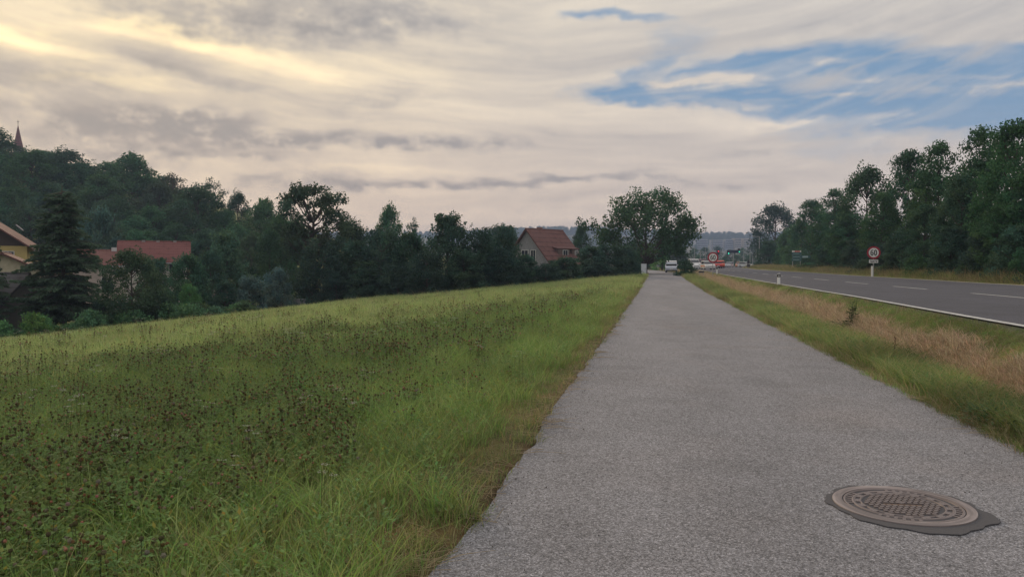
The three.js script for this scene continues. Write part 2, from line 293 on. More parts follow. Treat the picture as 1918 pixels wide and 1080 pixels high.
// ---------------------------------------------------------------- manhole
{
  const D = 4.62, X = xAt(1697, D), y = yAt(X, D) + 0.012;
  const outline = new THREE.Shape(); for (let k = 0; k <= 60; k++) { const a = k / 60 * 2 * Math.PI, ex = Math.cos(a), ey = Math.sin(a); let r = 0.425 + 0.012 * Math.sin(a * 7) + 0.010 * Math.sin(a * 17 + 1); r += 0.075 * Math.exp(-(((a - 4.7 + Math.PI) % (2 * Math.PI) - Math.PI) ** 2) / 0.7) + 0.05 * Math.exp(-((a - 5.75) ** 2) / 0.06); outline[k ? 'lineTo' : 'moveTo'](ex * r, ey * r); }
  const patchGeo = new THREE.ExtrudeGeometry(outline, { depth: 0.006, bevelEnabled: false }).rotateX(-Math.PI / 2);
  const patch = single('asphalt_patch', patchGeo, new THREE.MeshStandardMaterial({ color: rgb(0.075, 0.073, 0.08), roughness: 0.95, bumpMap: aggBump, bumpScale: 0.003 }), 'dark smooth asphalt collar around the manhole cover', 'patch', null, 'structure');
  patch.position.set(X, y + 0.001, -D);
  const m = thing('manhole_cover', 'round cast iron manhole cover with chequered studs in the path', 'manhole cover', [X, y + 0.002, -D], -0.15);
  const rust = tex(256, (x, yy) => { const v = .55 + .35 * tileNoise(x, yy, 256, 32, 3) + .2 * tileNoise(x, yy, 256, 8, 8); return [v * 1.04, v, v * .98]; });
  const iron = new THREE.MeshStandardMaterial({ color: rgb(0.25, 0.225, 0.23), roughness: 0.55, metalness: 0.3, map: rust }), ringIron = new THREE.MeshStandardMaterial({ color: rgb(0.33, 0.305, 0.312), roughness: 0.6, metalness: 0.25, map: rust }), dark = new THREE.MeshStandardMaterial({ color: rgb(0.016, 0.014, 0.014), roughness: 1 });
  const lathe = (pts) => new THREE.LatheGeometry(pts.map(([r, h]) => new THREE.Vector2(r, h)), 72);
  part('frame_ring', lathe([[0.335, -0.03], [0.335, 0.010], [0.338, 0.013], [0.388, 0.013], [0.392, 0.010], [0.392, -0.01]]), ringIron, m);
  part('cover_plate', lathe([[0.0, 0.001], [0.326, 0.001], [0.329, -0.01]]), dark, m);
  part('cover_rim', lathe([[0.314, 0.0], [0.314, 0.011], [0.327, 0.011], [0.329, 0.004]]), iron, m);
  part('inner_ring', lathe([[0.263, 0.0], [0.263, 0.010], [0.281, 0.010], [0.281, 0.0]]), iron, m);
  const stud = new THREE.BoxGeometry(0.024, 0.018, 0.024), q = 0.034;
  for (let a = -8; a <= 8; a++) for (let b = -8; b <= 8; b++) { const x = (a + (b & 1) * 0.5) * q, z = b * q, r = Math.hypot(x, z); if (r > 0.212 || (Math.abs(z) < q * .6 && Math.abs(x) < 0.12 && b === 0)) continue; const o = part('stud', stud, iron, m); o.position.set(x, 0.003, z); }
  part('handle_slot', box(0.22, 0.006, 0.022, 0, 0.004, 0.0), mat([0.12, 0.075, 0.05]), m);
  part('emblem', cyl(0.024, 0.024, 0.009, 20, 0, 0.0065, -0.036), iron, m);
  part('field_rim', lathe([[0.226, 0.0], [0.226, 0.010], [0.236, 0.010], [0.236, 0.0]]), iron, m);
  for (let k = 0; k < 16; k++) { const a = (k + .5) / 16 * 2 * Math.PI; const w = part('ring_web', box(0.034, 0.0095, 0.052, 0, 0.0055, 0), iron, m); w.position.set(Math.cos(a) * 0.2495, 0, Math.sin(a) * 0.2495); w.rotation.y = -a; }
  for (let k = 0; k < 44; k++) { const a = k / 44 * 2 * Math.PI; if (Math.floor(k / 5.5) % 2) continue; const w = part('rim_bar', box(0.031, 0.009, 0.018, 0, 0.0055, 0), iron, m); w.position.set(Math.cos(a) * 0.2975, 0, Math.sin(a) * 0.2975); w.rotation.y = -a; }
}

// ---------------------------------------------------------------- trees
const barkMat = new THREE.MeshStandardMaterial({ vertexColors: true, roughness: 1 });
const leafMat = new THREE.MeshPhysicalMaterial({ vertexColors: true, roughness: 1, transmission: 0.3, thickness: 0, specularIntensity: 0.2, side: THREE.DoubleSide });
const V = (x, y, z) => new THREE.Vector3(x, y, z);
const _a = V(0, 0, 0), _b = V(0, 0, 0), _c = V(0, 0, 0);
function leafCloud(soup, cx, cy, cz, rx, ry, rz, n, size, col) {
  for (let k = 0; k < n; k++) {
    randDir(_a); const r = Math.pow(rnd(), 0.45);
    const x = cx + _a.x * rx * r, y = cy + _a.y * ry * r, z = cz + _a.z * rz * r;
    randDir(_b, -0.15); randDir(_c); _c.addScaledVector(_b, -_c.dot(_b)).normalize();
    const q = rr(0.78, 1.22), h = rr(-0.08, 0.08), s = size * rr(0.65, 1.3);
    soup.leaf(x, y, z, s, s * rr(0.28, 0.42), _b, _c, [col[0] * (q + h), col[1] * q, col[2] * (q - h * .5)]);
  }
}
// crown(u, a): radius of the crown as a share of w / 2 at height share u and bearing a
function broadleaf(sd, o) {
  seed(sd);
  const { h = 10, w = 8, low = 0.2, clumps = 60, leaves = 110, size = 0.3, tone: tone0 = [0.05, 0.075, 0.028], clumpR = 0.12, flat = 0.75, profile, twigs = 1, limbs = 14, spread = 0.5, lobe = 1.25 } = o;
  const bark = new Soup(), crown = new Soup(), bc = [0.07, 0.06, 0.055], tone = [tone0[0] * 1.5, tone0[1] * 1.95, tone0[2] * 2.5];
  const prof = profile ?? ((u) => Math.pow(Math.sin(Math.PI * clamp(0.06 + u * 0.92)), 0.55) * (1 - 0.15 * u));
  const lobes = Array.from({ length: 7 }, () => [rr(0, 6.28), rr(0.1, 1), rr(-0.22, 0.2) * lobe]);
  const reach = (u, a) => { let k = prof(u); for (const [la, lu, am] of lobes) k *= 1 + am * Math.exp(-(1 - Math.cos(a - la)) * 3 - ((u - lu) / 0.22) ** 2); return k * w / 2; };
  const lean = rr(-0.04, 0.04) * h, trunk = []; for (let k = 0; k <= 6; k++) trunk.push(V(lean * (k / 6) ** 2 + rr(-.04, .04) * w * .15, k / 6 * h * 0.82 - (k ? 0 : 0.3), rr(-.04, .04) * w * .15));
  const tr = 0.018 * h + 0.05; bark.tube(trunk, tr, tr * 0.15, 7, bc);
  const centres = [];
  for (let tries = 0; centres.length < clumps && tries < clumps * 40; tries++) {
    const u = rnd(), a = rr(0, 2 * Math.PI), q = Math.pow(rnd(), spread * 0.5), r = reach(u, a);
    if (rnd() > prof(u) + 0.15) continue;
    const y = h * (low + (1 - low) * u), R = clumpR * w * rr(0.65, 1.35), rad = Math.max(0, r - R * 0.7) * q;
    centres.push([Math.cos(a) * rad + lean * u, Math.min(y, h - R * flat * 0.8), Math.sin(a) * rad, R]);
  }
  centres.forEach(([x, y, z, R], k) => {
    const t = 0.72 + 0.56 * rnd(), g = rr(-0.14, 0.14), col = [tone[0] * t * (1 + g), tone[1] * t, tone[2] * t * (1 - g)];
    leafCloud(crown, x, y, z, R, R * flat, R, Math.round(leaves * (R / (clumpR * w)) ** 2), size, col);
    for (let q = 0; q < 3 * twigs; q++) { randDir(_a, 0.35); const l = R * rr(1.0, 1.5); leafCloud(crown, x + _a.x * l, y + _a.y * l * flat, z + _a.z * l, R * .28, R * .3, R * .28, Math.round(leaves * 0.07), size * .9, col); }
    if (k < limbs || R > clumpR * w * 1.1) { const y0 = clamp(y - Math.hypot(x, z) * rr(0.5, 0.9), h * 0.12, h * 0.7), f = y0 / (h * 0.82), q = trunk[Math.min(6, Math.round(f * 6))], s0 = V(q.x, y0, q.z), e = V(x, y, z); bark.tube([s0, s0.clone().lerp(e, .4).add(V(0, -0.02 * h, 0)), s0.clone().lerp(e, .75), e], tr * 0.34, tr * 0.07, 5, bc); }
  });
  return { bark: bark.build(), crown: crown.build(), h, w };
}
function spruce(sd, o) {
  seed(sd);
  const { h = 11, w = 6, low = 0.14, tone = [0.09, 0.14, 0.092], tiers = 44 } = o, bark = new Soup(), crown = new Soup(), bc = [0.09, 0.075, 0.062];
  bark.tube([V(0, -0.3, 0), V(.03, h * .3, 0), V(-.02, h * .65, .02), V(0, h, 0)], 0.19, 0.02, 8, bc);
  for (let k = 0; k < tiers; k++) {
    const u = clamp((k + rr(-.8, .8)) / tiers, 0, 0.99); let y = h * (low + (0.985 - low) * u); const n = Math.round(mix(8, 5, u)), R = w / 2 * Math.pow(1 - u, 0.42) * mix(0.75, 1, clamp(u * 4)) * rr(.7, 1.15) + 0.15;
    for (let j = 0; j < n; j++) {
      const a = j / n * 6.283 + k * 1.7 + rr(-.25, .25), r = R * rr(0.62, 1.12), dx = Math.cos(a), dz = Math.sin(a), drop = -r * rr(-0.05, 0.5), t = rr(0.78, 1.22), col = tone.map((q) => q * t);
      const yb = y; y = Math.min(h * .98, yb + rr(-.3, .3));
      const pts = [V(0, y, 0), V(dx * r * .5, y + drop * .35, dz * r * .5), V(dx * r, y + drop * 0.8, dz * r)];
      bark.tube(pts, 0.035, 0.008, 4, bc);
      const m = Math.round(r * 85) + 18;
      for (let q = 0; q < m; q++) {
        const f = Math.pow(rnd(), 0.7), p = f < .5 ? pts[0].clone().lerp(pts[1], f * 2) : pts[1].clone().lerp(pts[2], f * 2 - 1), side = rnd() < .5 ? -1 : 1, l = rr(0.16, 0.36) * mix(1.2, .7, f), out = rr(0, 0.6) * (1.15 - f) * r * .55;
        _b.set(dx * .75 - dz * side * rr(.2, 1), rr(-0.75, 0.05), dz * .75 + dx * side * rr(.2, 1)).normalize(); randDir(_c); _c.addScaledVector(_b, -_c.dot(_b)).normalize();
        const s = rr(.8, 1.2);
        crown.leaf(p.x - dz * side * out, p.y - rr(0, 0.16) - out * .25, p.z + dx * side * out, l, l * .2, _b, _c, col.map((z) => z * s));
      }
    }
  }
  return { bark: bark.build(), crown: crown.build(), h, w };
}
const oval = (u) => Math.pow(Math.sin(Math.PI * clamp(0.08 + u * 0.88)), 0.7), shrubP = (u) => Math.sqrt(clamp(1 - (u * 0.98) ** 2.2)), cone = (u) => Math.pow(1 - u * 0.93, 0.75) * smooth(-0.12, 0.12, u);
const K = {
  oak: broadleaf(11, { h: 12, w: 11, low: 0.12, clumps: 74, leaves: 130, size: 0.34, tone: [0.040, 0.060, 0.026] }),
  linden: broadleaf(12, { h: 12, w: 9.5, low: 0.1, clumps: 70, leaves: 125, size: 0.32, tone: [0.046, 0.075, 0.030], profile: oval }),
  ash: broadleaf(13, { h: 13, w: 8.5, low: 0.03, clumps: 105, leaves: 105, size: 0.28, tone: [0.040, 0.068, 0.028], clumpR: 0.105, profile: (u) => Math.pow(Math.sin(Math.PI * clamp(0.16 + u * 0.8)), 0.6), twigs: 2 }),
  alder: broadleaf(14, { h: 13, w: 8, low: 0.03, clumps: 100, leaves: 105, size: 0.27, tone: [0.043, 0.072, 0.027], clumpR: 0.11, profile: (u) => Math.pow(Math.sin(Math.PI * clamp(0.2 + u * 0.77)), 0.65), twigs: 2.4 }),
  locust: broadleaf(15, { h: 12, w: 9, low: 0.4, clumps: 84, leaves: 100, size: 0.27, tone: [0.045, 0.06, 0.028], clumpR: 0.085, flat: 0.6, limbs: 40, twigs: 1.5, spread: 0.7, profile: (u) => Math.pow(Math.sin(Math.PI * clamp(0.25 + u * 0.62)), 0.5) }),
  airy: broadleaf(16, { h: 11, w: 7, low: 0.25, clumps: 36, leaves: 42, size: 0.25, tone: [0.05, 0.062, 0.034], clumpR: 0.1, flat: 0.5, limbs: 26, twigs: 2, spread: 0.5 }),
  hedge: broadleaf(17, { h: 6.5, w: 6, low: 0.0, clumps: 80, leaves: 115, size: 0.22, tone: [0.036, 0.054, 0.028], clumpR: 0.115, profile: shrubP, twigs: 1.3 }),
  thorn: broadleaf(18, { h: 6, w: 6.5, low: 0.0, clumps: 76, leaves: 115, size: 0.21, tone: [0.032, 0.048, 0.027], clumpR: 0.12, profile: (u) => Math.sqrt(clamp(1 - (u * 0.96) ** 3.2)), twigs: 1.6 }),
  poplar: broadleaf(19, { h: 11, w: 5, low: 0.05, clumps: 60, leaves: 110, size: 0.26, tone: [0.05, 0.08, 0.034], clumpR: 0.15, profile: cone }),
  walnut: broadleaf(20, { h: 10.5, w: 13.5, low: 0.2, clumps: 125, leaves: 105, size: 0.30, tone: [0.045, 0.068, 0.028], clumpR: 0.075, flat: 0.8, lobe: 1.8, profile: (u) => Math.pow(Math.sin(Math.PI * clamp(0.18 + u * 0.76)), 0.6), limbs: 30, twigs: 1.6 }),
  bush: broadleaf(21, { h: 2.4, w: 2.8, low: 0.0, clumps: 46, leaves: 62, size: 0.15, tone: [0.045, 0.068, 0.03], clumpR: 0.14, profile: shrubP, limbs: 8 }),
  nettle: broadleaf(22, { h: 1.4, w: 2.6, low: 0.0, clumps: 46, leaves: 55, size: 0.13, tone: [0.058, 0.09, 0.038], clumpR: 0.13, profile: shrubP, limbs: 4, twigs: 2 }),
  willow: broadleaf(23, { h: 4, w: 5, low: 0.0, clumps: 60, leaves: 95, size: 0.19, tone: [0.085, 0.105, 0.075], clumpR: 0.11, profile: shrubP, twigs: 2 }),
  spruce: spruce(24, {}),
  distant: broadleaf(25, { h: 11, w: 9, low: 0.0, clumps: 44, leaves: 46, size: 0.55, tone: [0.042, 0.062, 0.03], clumpR: 0.14, profile: shrubP, limbs: 4 }),
};
const tinted = new Map();
function crownMat(t) { const k = t.join(); if (!tinted.has(k)) { const m = leafMat.clone(); m.color = rgb(...t); tinted.set(k, m); } return tinted.get(k); }
let planted = 0;
const ORD = 'first second third fourth fifth sixth seventh eighth ninth tenth eleventh twelfth thirteenth fourteenth fifteenth sixteenth seventeenth eighteenth nineteenth twentieth twenty-first twenty-second twenty-third twenty-fourth twenty-fifth twenty-sixth'.split(' ');
const counted = (list, key, words) => { const n = {}; return [...list].sort(key).map((r) => { const w = words(r); n[w[0]] = (n[w[0]] ?? -1) + 1; return [r, `${w[0]}, ${ORD[n[w[0]]]} ${w[1]}`]; }); };
// px: bearing, d: distance, top: where the tip stands on the sight line, wpx: width; all read off the photograph, then built as a tree of that size at that place
function plant(kind, name, px, d, top, wpx, label, category, { group, tint = [1, 1, 1], sink = 0.1, base } = {}) {
  const P = K[kind], x = xAt(px, d), y = base ?? yAt(x, d) - sink, tall = Math.max(0.6, hAt(top, d) - y), wide = wpx / F * d;
  const o = thing(name, label, category, [x, y, -d], (planted++ * 2.399) % 6.283, group);
  o.scale.set(wide / P.w, tall / P.h, wide / P.w);
  part(category === 'tree' ? 'trunk' : 'stem', P.bark, barkMat, o); part(category === 'tree' ? 'crown' : 'foliage', P.crown, crownMat(tint), o);
  return o;
}
// the wooded hill
const G1 = 'trees of the wood on the hillside';
plant('oak', 'hillside_tree', -14, 190, 243, 135, 'tall broadleaf tree on the hilltop in front of the church spire', 'tree');
plant('oak', 'hillside_tree', 124, 185, 283, 135, 'broad dark hill tree with rounded crown beside the church spire tree', 'tree', { tint: [0.9, 0.9, 1] });
plant('linden', 'hillside_tree', 248, 180, 288, 120, 'hillside tree with a small raised tuft on top of its crown', 'tree');
plant('airy', 'hillside_tree', 322, 185, 322, 80, 'reddish brown thin-leaved tree on the hill', 'tree', { tint: [1.25, 0.85, 0.8] });
plant('airy', 'hillside_tree', 402, 175, 333, 75, 'thin airy tree with sky showing through on the hill slope', 'tree');
plant('oak', 'hillside_tree', 372, 150, 352, 150, 'wide dark hill tree in front of the thin airy tree', 'tree');
plant('oak', 'hillside_tree', 446, 165, 362, 62, 'narrow dark tree at the lower end of the wooded hill', 'tree', { tint: [.8, .85, 1] });
plant('linden', 'hillside_tree', 492, 140, 374, 105, 'olive green tree at the foot of the wooded hill', 'tree', { tint: [1.1, 1.05, 1] });
for (const [[k, px, d, top, w], lb] of counted([['oak', 62, 176, 284, 120], ['linden', 78, 205, 282, 120], ['oak', 20, 225, 272, 80], ['oak', 350, 160, 368, 110], ['linden', 205, 205, 304, 120], ['linden', 300, 190, 330, 100], ['oak', 146, 182, 306, 110], ['linden', -45, 180, 255, 150], ['linden', 190, 170, 330, 120], ['oak', 300, 165, 345, 110], ['oak', 30, 155, 350, 120], ['linden', 110, 150, 345, 110], ['oak', 215, 150, 372, 120], ['linden', 290, 145, 388, 100], ['oak', 420, 150, 395, 90], ['linden', 60, 140, 385, 100], ['linden', 255, 132, 405, 110], ['oak', 330, 135, 420, 90], ['linden', -30, 150, 370, 120], ['oak', 150, 138, 392, 100], ['linden', 445, 130, 420, 90], ['oak', 520, 128, 410, 90], ['hedge', 0, 125, 405, 90], ['linden', 395, 125, 430, 90], ['hedge', 210, 122, 430, 90], ['oak', 470, 120, 440, 80], ['oak', 555, 130, 415, 80]], (a, b) => a[1] - b[1], (r) => [r[2] > 148 ? 'dark broadleaf tree high in the hillside wood' : 'leafy tree on the low edge of the hillside wood', 'from the yellow house end']))
  plant(k, 'hillside_tree', px, d, top, w, lb, 'tree', { group: G1, tint: [rr(.85, 1.15), rr(.85, 1.1), rr(.85, 1.1)] });
plant('hedge', 'hillside_tree', 262, 118, 432, 110, 'brighter green young trees clump above the long red roof', 'tree', { tint: [1.25, 1.45, 1.1] });
plant('willow', 'hillside_tree', 188, 112, 396, 105, 'grey-green rounded tree behind the tall spruce', 'tree', { tint: [0.62, 0.72, 0.62] });
// the middle of the valley
plant('locust', 'locust_tree', 588, 84, 350, 150, 'tall open tree with bare trunks showing through its crown', 'tree', { tint: [0.95, 0.9, 0.95] });
plant('airy', 'valley_tree', 655, 92, 398, 85, 'reddish thin tree beside the tall open tree', 'tree', { tint: [1.2, .9, .85] });
plant('oak', 'valley_tree', 660, 88, 418, 105, 'dark round tree in front of the reddish thin tree', 'tree', { tint: [.9, .85, .95] });
plant('linden', 'poplar_tree', 728, 112, 386, 70, 'pale green cone-shaped tree rising above the hedge', 'tree', { tint: [1.15, 1.2, 1.3] });
plant('airy', 'valley_tree', 775, 120, 406, 46, 'small sparse tree peeking over the hedge by the cone tree', 'tree', { tint: [1, 1.05, 1] });
plant('linden', 'valley_tree', 538, 96, 402, 90, 'olive tree between the wooded hill and the tall open tree', 'tree', { tint: [1.05, 1, .95] });
plant('oak', 'valley_tree', 505, 88, 432, 85, 'dark tree above the low grey wall', 'tree', { tint: [.9, .95, 1] });
plant('hedge', 'valley_tree', 425, 84, 436, 110, 'feathery grey-green tree behind the gardens', 'tree', { tint: [1.5, 1.5, 1.4] });
plant('linden', 'valley_tree', 1088, 150, 424, 44, 'dark pointed tree behind the gabled red-roofed house', 'tree', { tint: [.7, .7, .75] });
plant('hedge', 'valley_tree', 940, 165, 424, 110, 'bushy tree behind the roof ridge of the gabled house', 'tree');
// the hedge of trees along the far side of the meadow
const G2 = 'hedge of bushy trees along the far meadow edge';
for (const [[k, px, d, top, w, tn], lb] of counted([['hedge', 838, 70, 403, 120, 1.05], ['thorn', 605, 74, 455, 110, .9], ['hedge', 665, 74, 452, 105, .95], ['thorn', 715, 72, 432, 105, 1], ['hedge', 770, 71, 436, 95, .95], ['thorn', 900, 70, 428, 90, .95], ['hedge', 948, 73, 424, 75, 1.05], ['thorn', 800, 66, 470, 90, .9], ['hedge', 870, 68, 470, 100, .95], ['thorn', 935, 70, 466, 90, .9], ['hedge', 690, 70, 490, 90, .9], ['thorn', 745, 68, 492, 90, .95], ['hedge', 985, 74, 478, 70, 1.1], ['thorn', 1022, 74, 494, 70, .9], ['thorn', 968, 72, 498, 70, .85], ['hedge', 1062, 78, 482, 80, 1], ['hedge', 1105, 82, 462, 80, 1.05], ['thorn', 1140, 84, 458, 85, 1], ['hedge', 1172, 86, 462, 62, 1.1], ['thorn', 1120, 80, 492, 80, .9], ['hedge', 575, 76, 480, 60, .85], ['thorn', 630, 72, 505, 80, .85], ['hedge', 1040, 80, 488, 60, .9]], (a, b) => b[1] - a[1], (r) => [r[3] > 460 ? 'low dark bushy tree in the meadow hedge' : 'tall dark bushy tree in the meadow hedge', 'from the white cabinet']))
  plant(k, 'hedge_tree', px, d, top, w, lb, 'tree', { group: G2, tint: [tn * rr(.92, 1.05), tn, tn * rr(.95, 1.1)] });
plant('walnut', 'walnut_tree', 1210, 104, 358, 192, 'large spreading tree overhanging the far end of the path', 'tree');
plant('hedge', 'path_shrub', 1178, 96, 468, 60, 'dark shrub behind the white cabinet', 'shrub', { tint: [1.1, 1.15, 1] });
plant('bush', 'path_shrub', 1284, 88, 486, 44, 'round dark bush on the verge between path and road', 'shrub', { tint: [.72, .78, .8] });
plant('bush', 'path_shrub', 1240, 150, 479, 48, 'bright green bush where the path bends behind the parked cars', 'shrub', { tint: [1.9, 2.0, 1.3] });
plant('hedge', 'path_shrub', 1268, 185, 462, 70, 'dark shrub behind the parked white cars', 'shrub', { tint: [.8, .85, .9] });
plant('hedge', 'path_shrub', 1196, 168, 452, 60, 'dark shrub under the spreading tree where the path bends', 'shrub', { tint: [.8, .85, .9] });
// gardens on the lower side
plant('spruce', 'spruce_tree', 118, 58, 346, 165, 'tall dark spruce standing in front of the yellow house', 'tree', { tint: [.95, 1, .95] });
plant('spruce', 'spruce_tree', -42, 56, 400, 120, 'spruce with drooping boughs in front of the dark barn', 'tree');
plant('oak', 'garden_tree', 246, 56, 470, 135, 'round dark plum tree behind the meadow-edge bushes', 'tree', { tint: [1.05, .92, .95] });
plant('hedge', 'garden_tree', 350, 68, 478, 100, 'mid green garden tree beside the long red roof', 'tree', { tint: [1.1, 1.25, 1.1] });
plant('hedge', 'garden_tree', 395, 74, 470, 80, 'dark garden tree above the small shed', 'tree', { tint: [.95, 1, 1] });
plant('linden', 'garden_tree', 355, 60, 532, 48, 'small light green sapling with a thin stem', 'tree', { tint: [1.5, 1.6, 1.2] });
plant('willow', 'garden_shrub', 466, 66, 520, 80, 'rounded grey-green shrub beside the low wall', 'shrub', { tint: [.8, .8, .8] });
plant('willow', 'garden_shrub', 520, 72, 505, 70, 'feathery pale shrub above the low wall', 'shrub', { tint: [.85, .85, .85] });
plant('hedge', 'garden_shrub', 420, 64, 528, 62, 'dark shrub next to the grey-green rounded shrub', 'shrub', { tint: [.8, .85, .9] });
plant('hedge', 'garden_tree', 292, 74, 484, 90, 'leafy garden tree in front of the long red-roofed house', 'tree', { tint: [1.05, 1.1, 1] });
plant('hedge', 'garden_shrub', 305, 60, 540, 70, 'low olive shrub beside the plum tree', 'shrub', { tint: [1.1, 1.15, 1] });
plant('hedge', 'garden_shrub', 190, 58, 562, 70, 'dark shrub under the spruce boughs', 'shrub', { tint: [.85, .9, .9] });
plant('bush', 'garden_shrub', 60, 51, 584, 62, 'yellow-green bush under the spruce', 'shrub', { tint: [2.0, 1.9, 1.0] });
const G3 = 'low bushes along the lower meadow edge';
for (let k = 0; k < 19; k++) { const px = -60 + k * 29 + rr(-9, 9), d = 48.5 + (px + 60) * 0.021 + rr(-1, 1.4); plant(k % 3 ? 'nettle' : 'bush', 'meadow_bush', px, d, mix(612, 562, clamp(px / 480)) + rr(-12, 8), rr(52, 84), `low leafy bush at the lower meadow edge, ${ORD[18 - k]} from the low grey wall`, 'shrub', { group: G3, tint: [rr(1.1, 1.5), rr(1.1, 1.45), rr(.9, 1.2)], sink: 0.25 }); }
// the row across the road
const G4 = 'trees in the row across the road';
const rowD = (px, off) => { const k = (px - CX) / F; let d = 40; for (let i = 0; i < 40; i++) { const s = toS(k * d, d), want = tFar(Math.min(s, 180)) + off; d = want / (k * CS - SN); if (!(d > 0) || d > 330) d = 330; } return d; };
for (const [[k, px, off, top, w, own], lb] of counted([['ash', 1895, 6, 232, 150], ['alder', 1838, 7, 246, 130], ['ash', 1945, 5, 260, 150], ['alder', 1760, 7, 272, 125], ['ash', 1700, 8, 286, 105], ['oak', 1622, 8, 316, 125, 'broad dark tree above the green direction sign row'], ['alder', 1560, 9, 358, 95], ['ash', 1520, 9, 376, 80], ['alder', 1650, 5, 365, 90], ['ash', 1800, 4, 330, 110], ['alder', 1870, 3.4, 385, 100], ['ash', 1730, 4, 385, 100], ['alder', 1590, 6, 400, 90], ['hedge', 1905, 2.6, 425, 110], ['hedge', 1780, 3, 425, 90], ['thorn', 1840, 2.8, 440, 90], ['hedge', 1690, 3.4, 432, 80], ['thorn', 1645, 4, 455, 70], ['hedge', 1600, 4.6, 450, 64], ['thorn', 1555, 5, 455, 58], ['ash', 1990, 6, 250, 170], ['hedge', 1980, 2.8, 400, 130]], (a, b) => a[1] - b[1], (r) => [r[5] ?? (r[3] > 380 ? 'low bushy tree in front of the roadside row' : 'tall leafy tree in the roadside row'), 'from the green direction sign']))
  plant(k, 'roadside_tree', px, rowD(px, off), top, w, own ?? lb, 'tree', { group: G4, tint: [rr(.9, 1.12), rr(.92, 1.12), rr(.92, 1.15)] });
plant('oak', 'roadside_tree', 1452, 255, 385, 108, 'dark wide tree at the far end of the roadside row', 'tree', { tint: [.62, .68, .82] });
plant('hedge', 'roadside_tree', 1500, 160, 418, 74, 'yellowish green tree behind the green direction sign', 'tree', { tint: [1.5, 1.6, 1.1] });
plant('hedge', 'roadside_shrub', 1478, 175, 430, 60, 'light green shrub behind the green direction sign', 'shrub', { tint: [1.4, 1.55, 1.1] });
plant('hedge', 'roadside_shrub', 1440, 185, 452, 60, 'dark shrub beside the street lamps', 'shrub', { tint: [1, 1.1, 1] });
let shrubNo = 0;
for (const [px, off] of [[1515, 3.6], [1535, 3.4], [1575, 3], [1620, 2.6], [1672, 2.6], [1715, 2.4], [1765, 2.4], [1815, 2.3], [1868, 2.2], [1915, 2.2]]) plant('bush', 'roadside_shrub', px, rowD(px, off), mix(494, 468, (px - 1515) / 400) + rr(-6, 6), rr(44, 70), `low shrub at the foot of the roadside trees, ${ORD[shrubNo++]} from the direction sign`, 'shrub', { group: 'shrubs under the roadside trees', tint: [rr(.8, 1.2), rr(.85, 1.15), rr(.8, 1)] });
// far beyond the crossing
for (const [[px, d, top, w], lb] of counted([[1300, 420, 466, 34], [1320, 460, 464, 34], [1345, 500, 462, 34], [1368, 440, 468, 32], [1390, 480, 465, 30], [1408, 400, 460, 34], [1335, 360, 476, 30], [1380, 340, 478, 30], [1310, 330, 478, 28], [1358, 340, 480, 26], [1402, 320, 478, 28]], (a, b) => a[0] - b[0], () => ['bluish distant tree beyond the traffic lights', 'from the large spreading tree']))
  plant('distant', 'distant_tree', px, d, top, w, lb, 'tree', { group: 'trees beyond the crossing', tint: [rr(.9, 1.2), rr(.9, 1.2), rr(.9, 1.1)] });
{ // the wood on the far ridge
  seed(77); const N = 2200, im = new THREE.InstancedMesh(K.distant.crown, crownMat([0.9, 0.9, 0.95]), N), M = new THREE.Matrix4(), q = new THREE.Quaternion();
  let n = 0; for (let i = 0; i < N * 3 && n < N; i++) { const d = rr(1250, 2050), x = d * rr(-0.35, 0.75); if (fbm(x / 160, d / 160, 3, 2) < (d > 1600 ? -0.25 : 0.02)) continue; const s = rr(0.9, 1.5); q.setFromAxisAngle(V(0, 1, 0), rr(0, 6.28)); M.compose(V(x, yAt(x, d) - 1, -d), q, V(s * 1.3, s, s * 1.3)); im.setMatrixAt(n++, M); }
  im.count = n; im.name = 'distant_woodland'; scene.add(im); tag(im, 'hazy far woodland covering the ridge on the horizon', 'woodland', null, 'stuff');
}

// ---------------------------------------------------------------- grass
const grassMat = new THREE.MeshPhysicalMaterial({ vertexColors: true, roughness: 1, transmission: 0.45, thickness: 0, specularIntensity: 0.18, side: THREE.DoubleSide });
function tuft(sd, { n = 16, h = 0.3, spread = 0.08, w = 0.004, bendy = 0.5, seg = 3, tones }) {
  seed(sd); const g = new Soup();
  for (let k = 0; k < n; k++) {
    const a = rr(0, 6.283), r = spread * Math.sqrt(rnd()), x0 = Math.cos(a) * r, z0 = Math.sin(a) * r, b = a + rr(-1.2, 1.2), H = h * rr(0.45, 1.15), reach = H * bendy * rr(0.25, 1.3), bt = rr(.65, 1.35), c = tones[Math.floor(rnd() * tones.length)].map((q) => q * bt), ww = w * rr(.7, 1.3), tw = rr(0, 6.28), sx = Math.cos(tw) * ww, sz = Math.sin(tw) * ww;
    let pa = -1, pb = -1;
    for (let j = 0; j <= seg; j++) {
      const f = j / seg, y = H * (f - bendy * 0.28 * f * f * f), q = reach * f * f, k2 = (1 - f) * 0.85 + 0.15, X = x0 + Math.cos(b) * q, Z = z0 + Math.sin(b) * q;
      if (j === seg) { const t = g.v(X, y, Z, c); g.tri(pa, pb, t); } else { const va = g.v(X - sx * k2, y - 0.02 * (j === 0), Z - sz * k2, c), vb = g.v(X + sx * k2, y - 0.02 * (j === 0), Z + sz * k2, c); if (pa >= 0) { g.tri(pa, pb, va); g.tri(va, pb, vb); } pa = va; pb = vb; }
    }
  }
  return g.build();
}
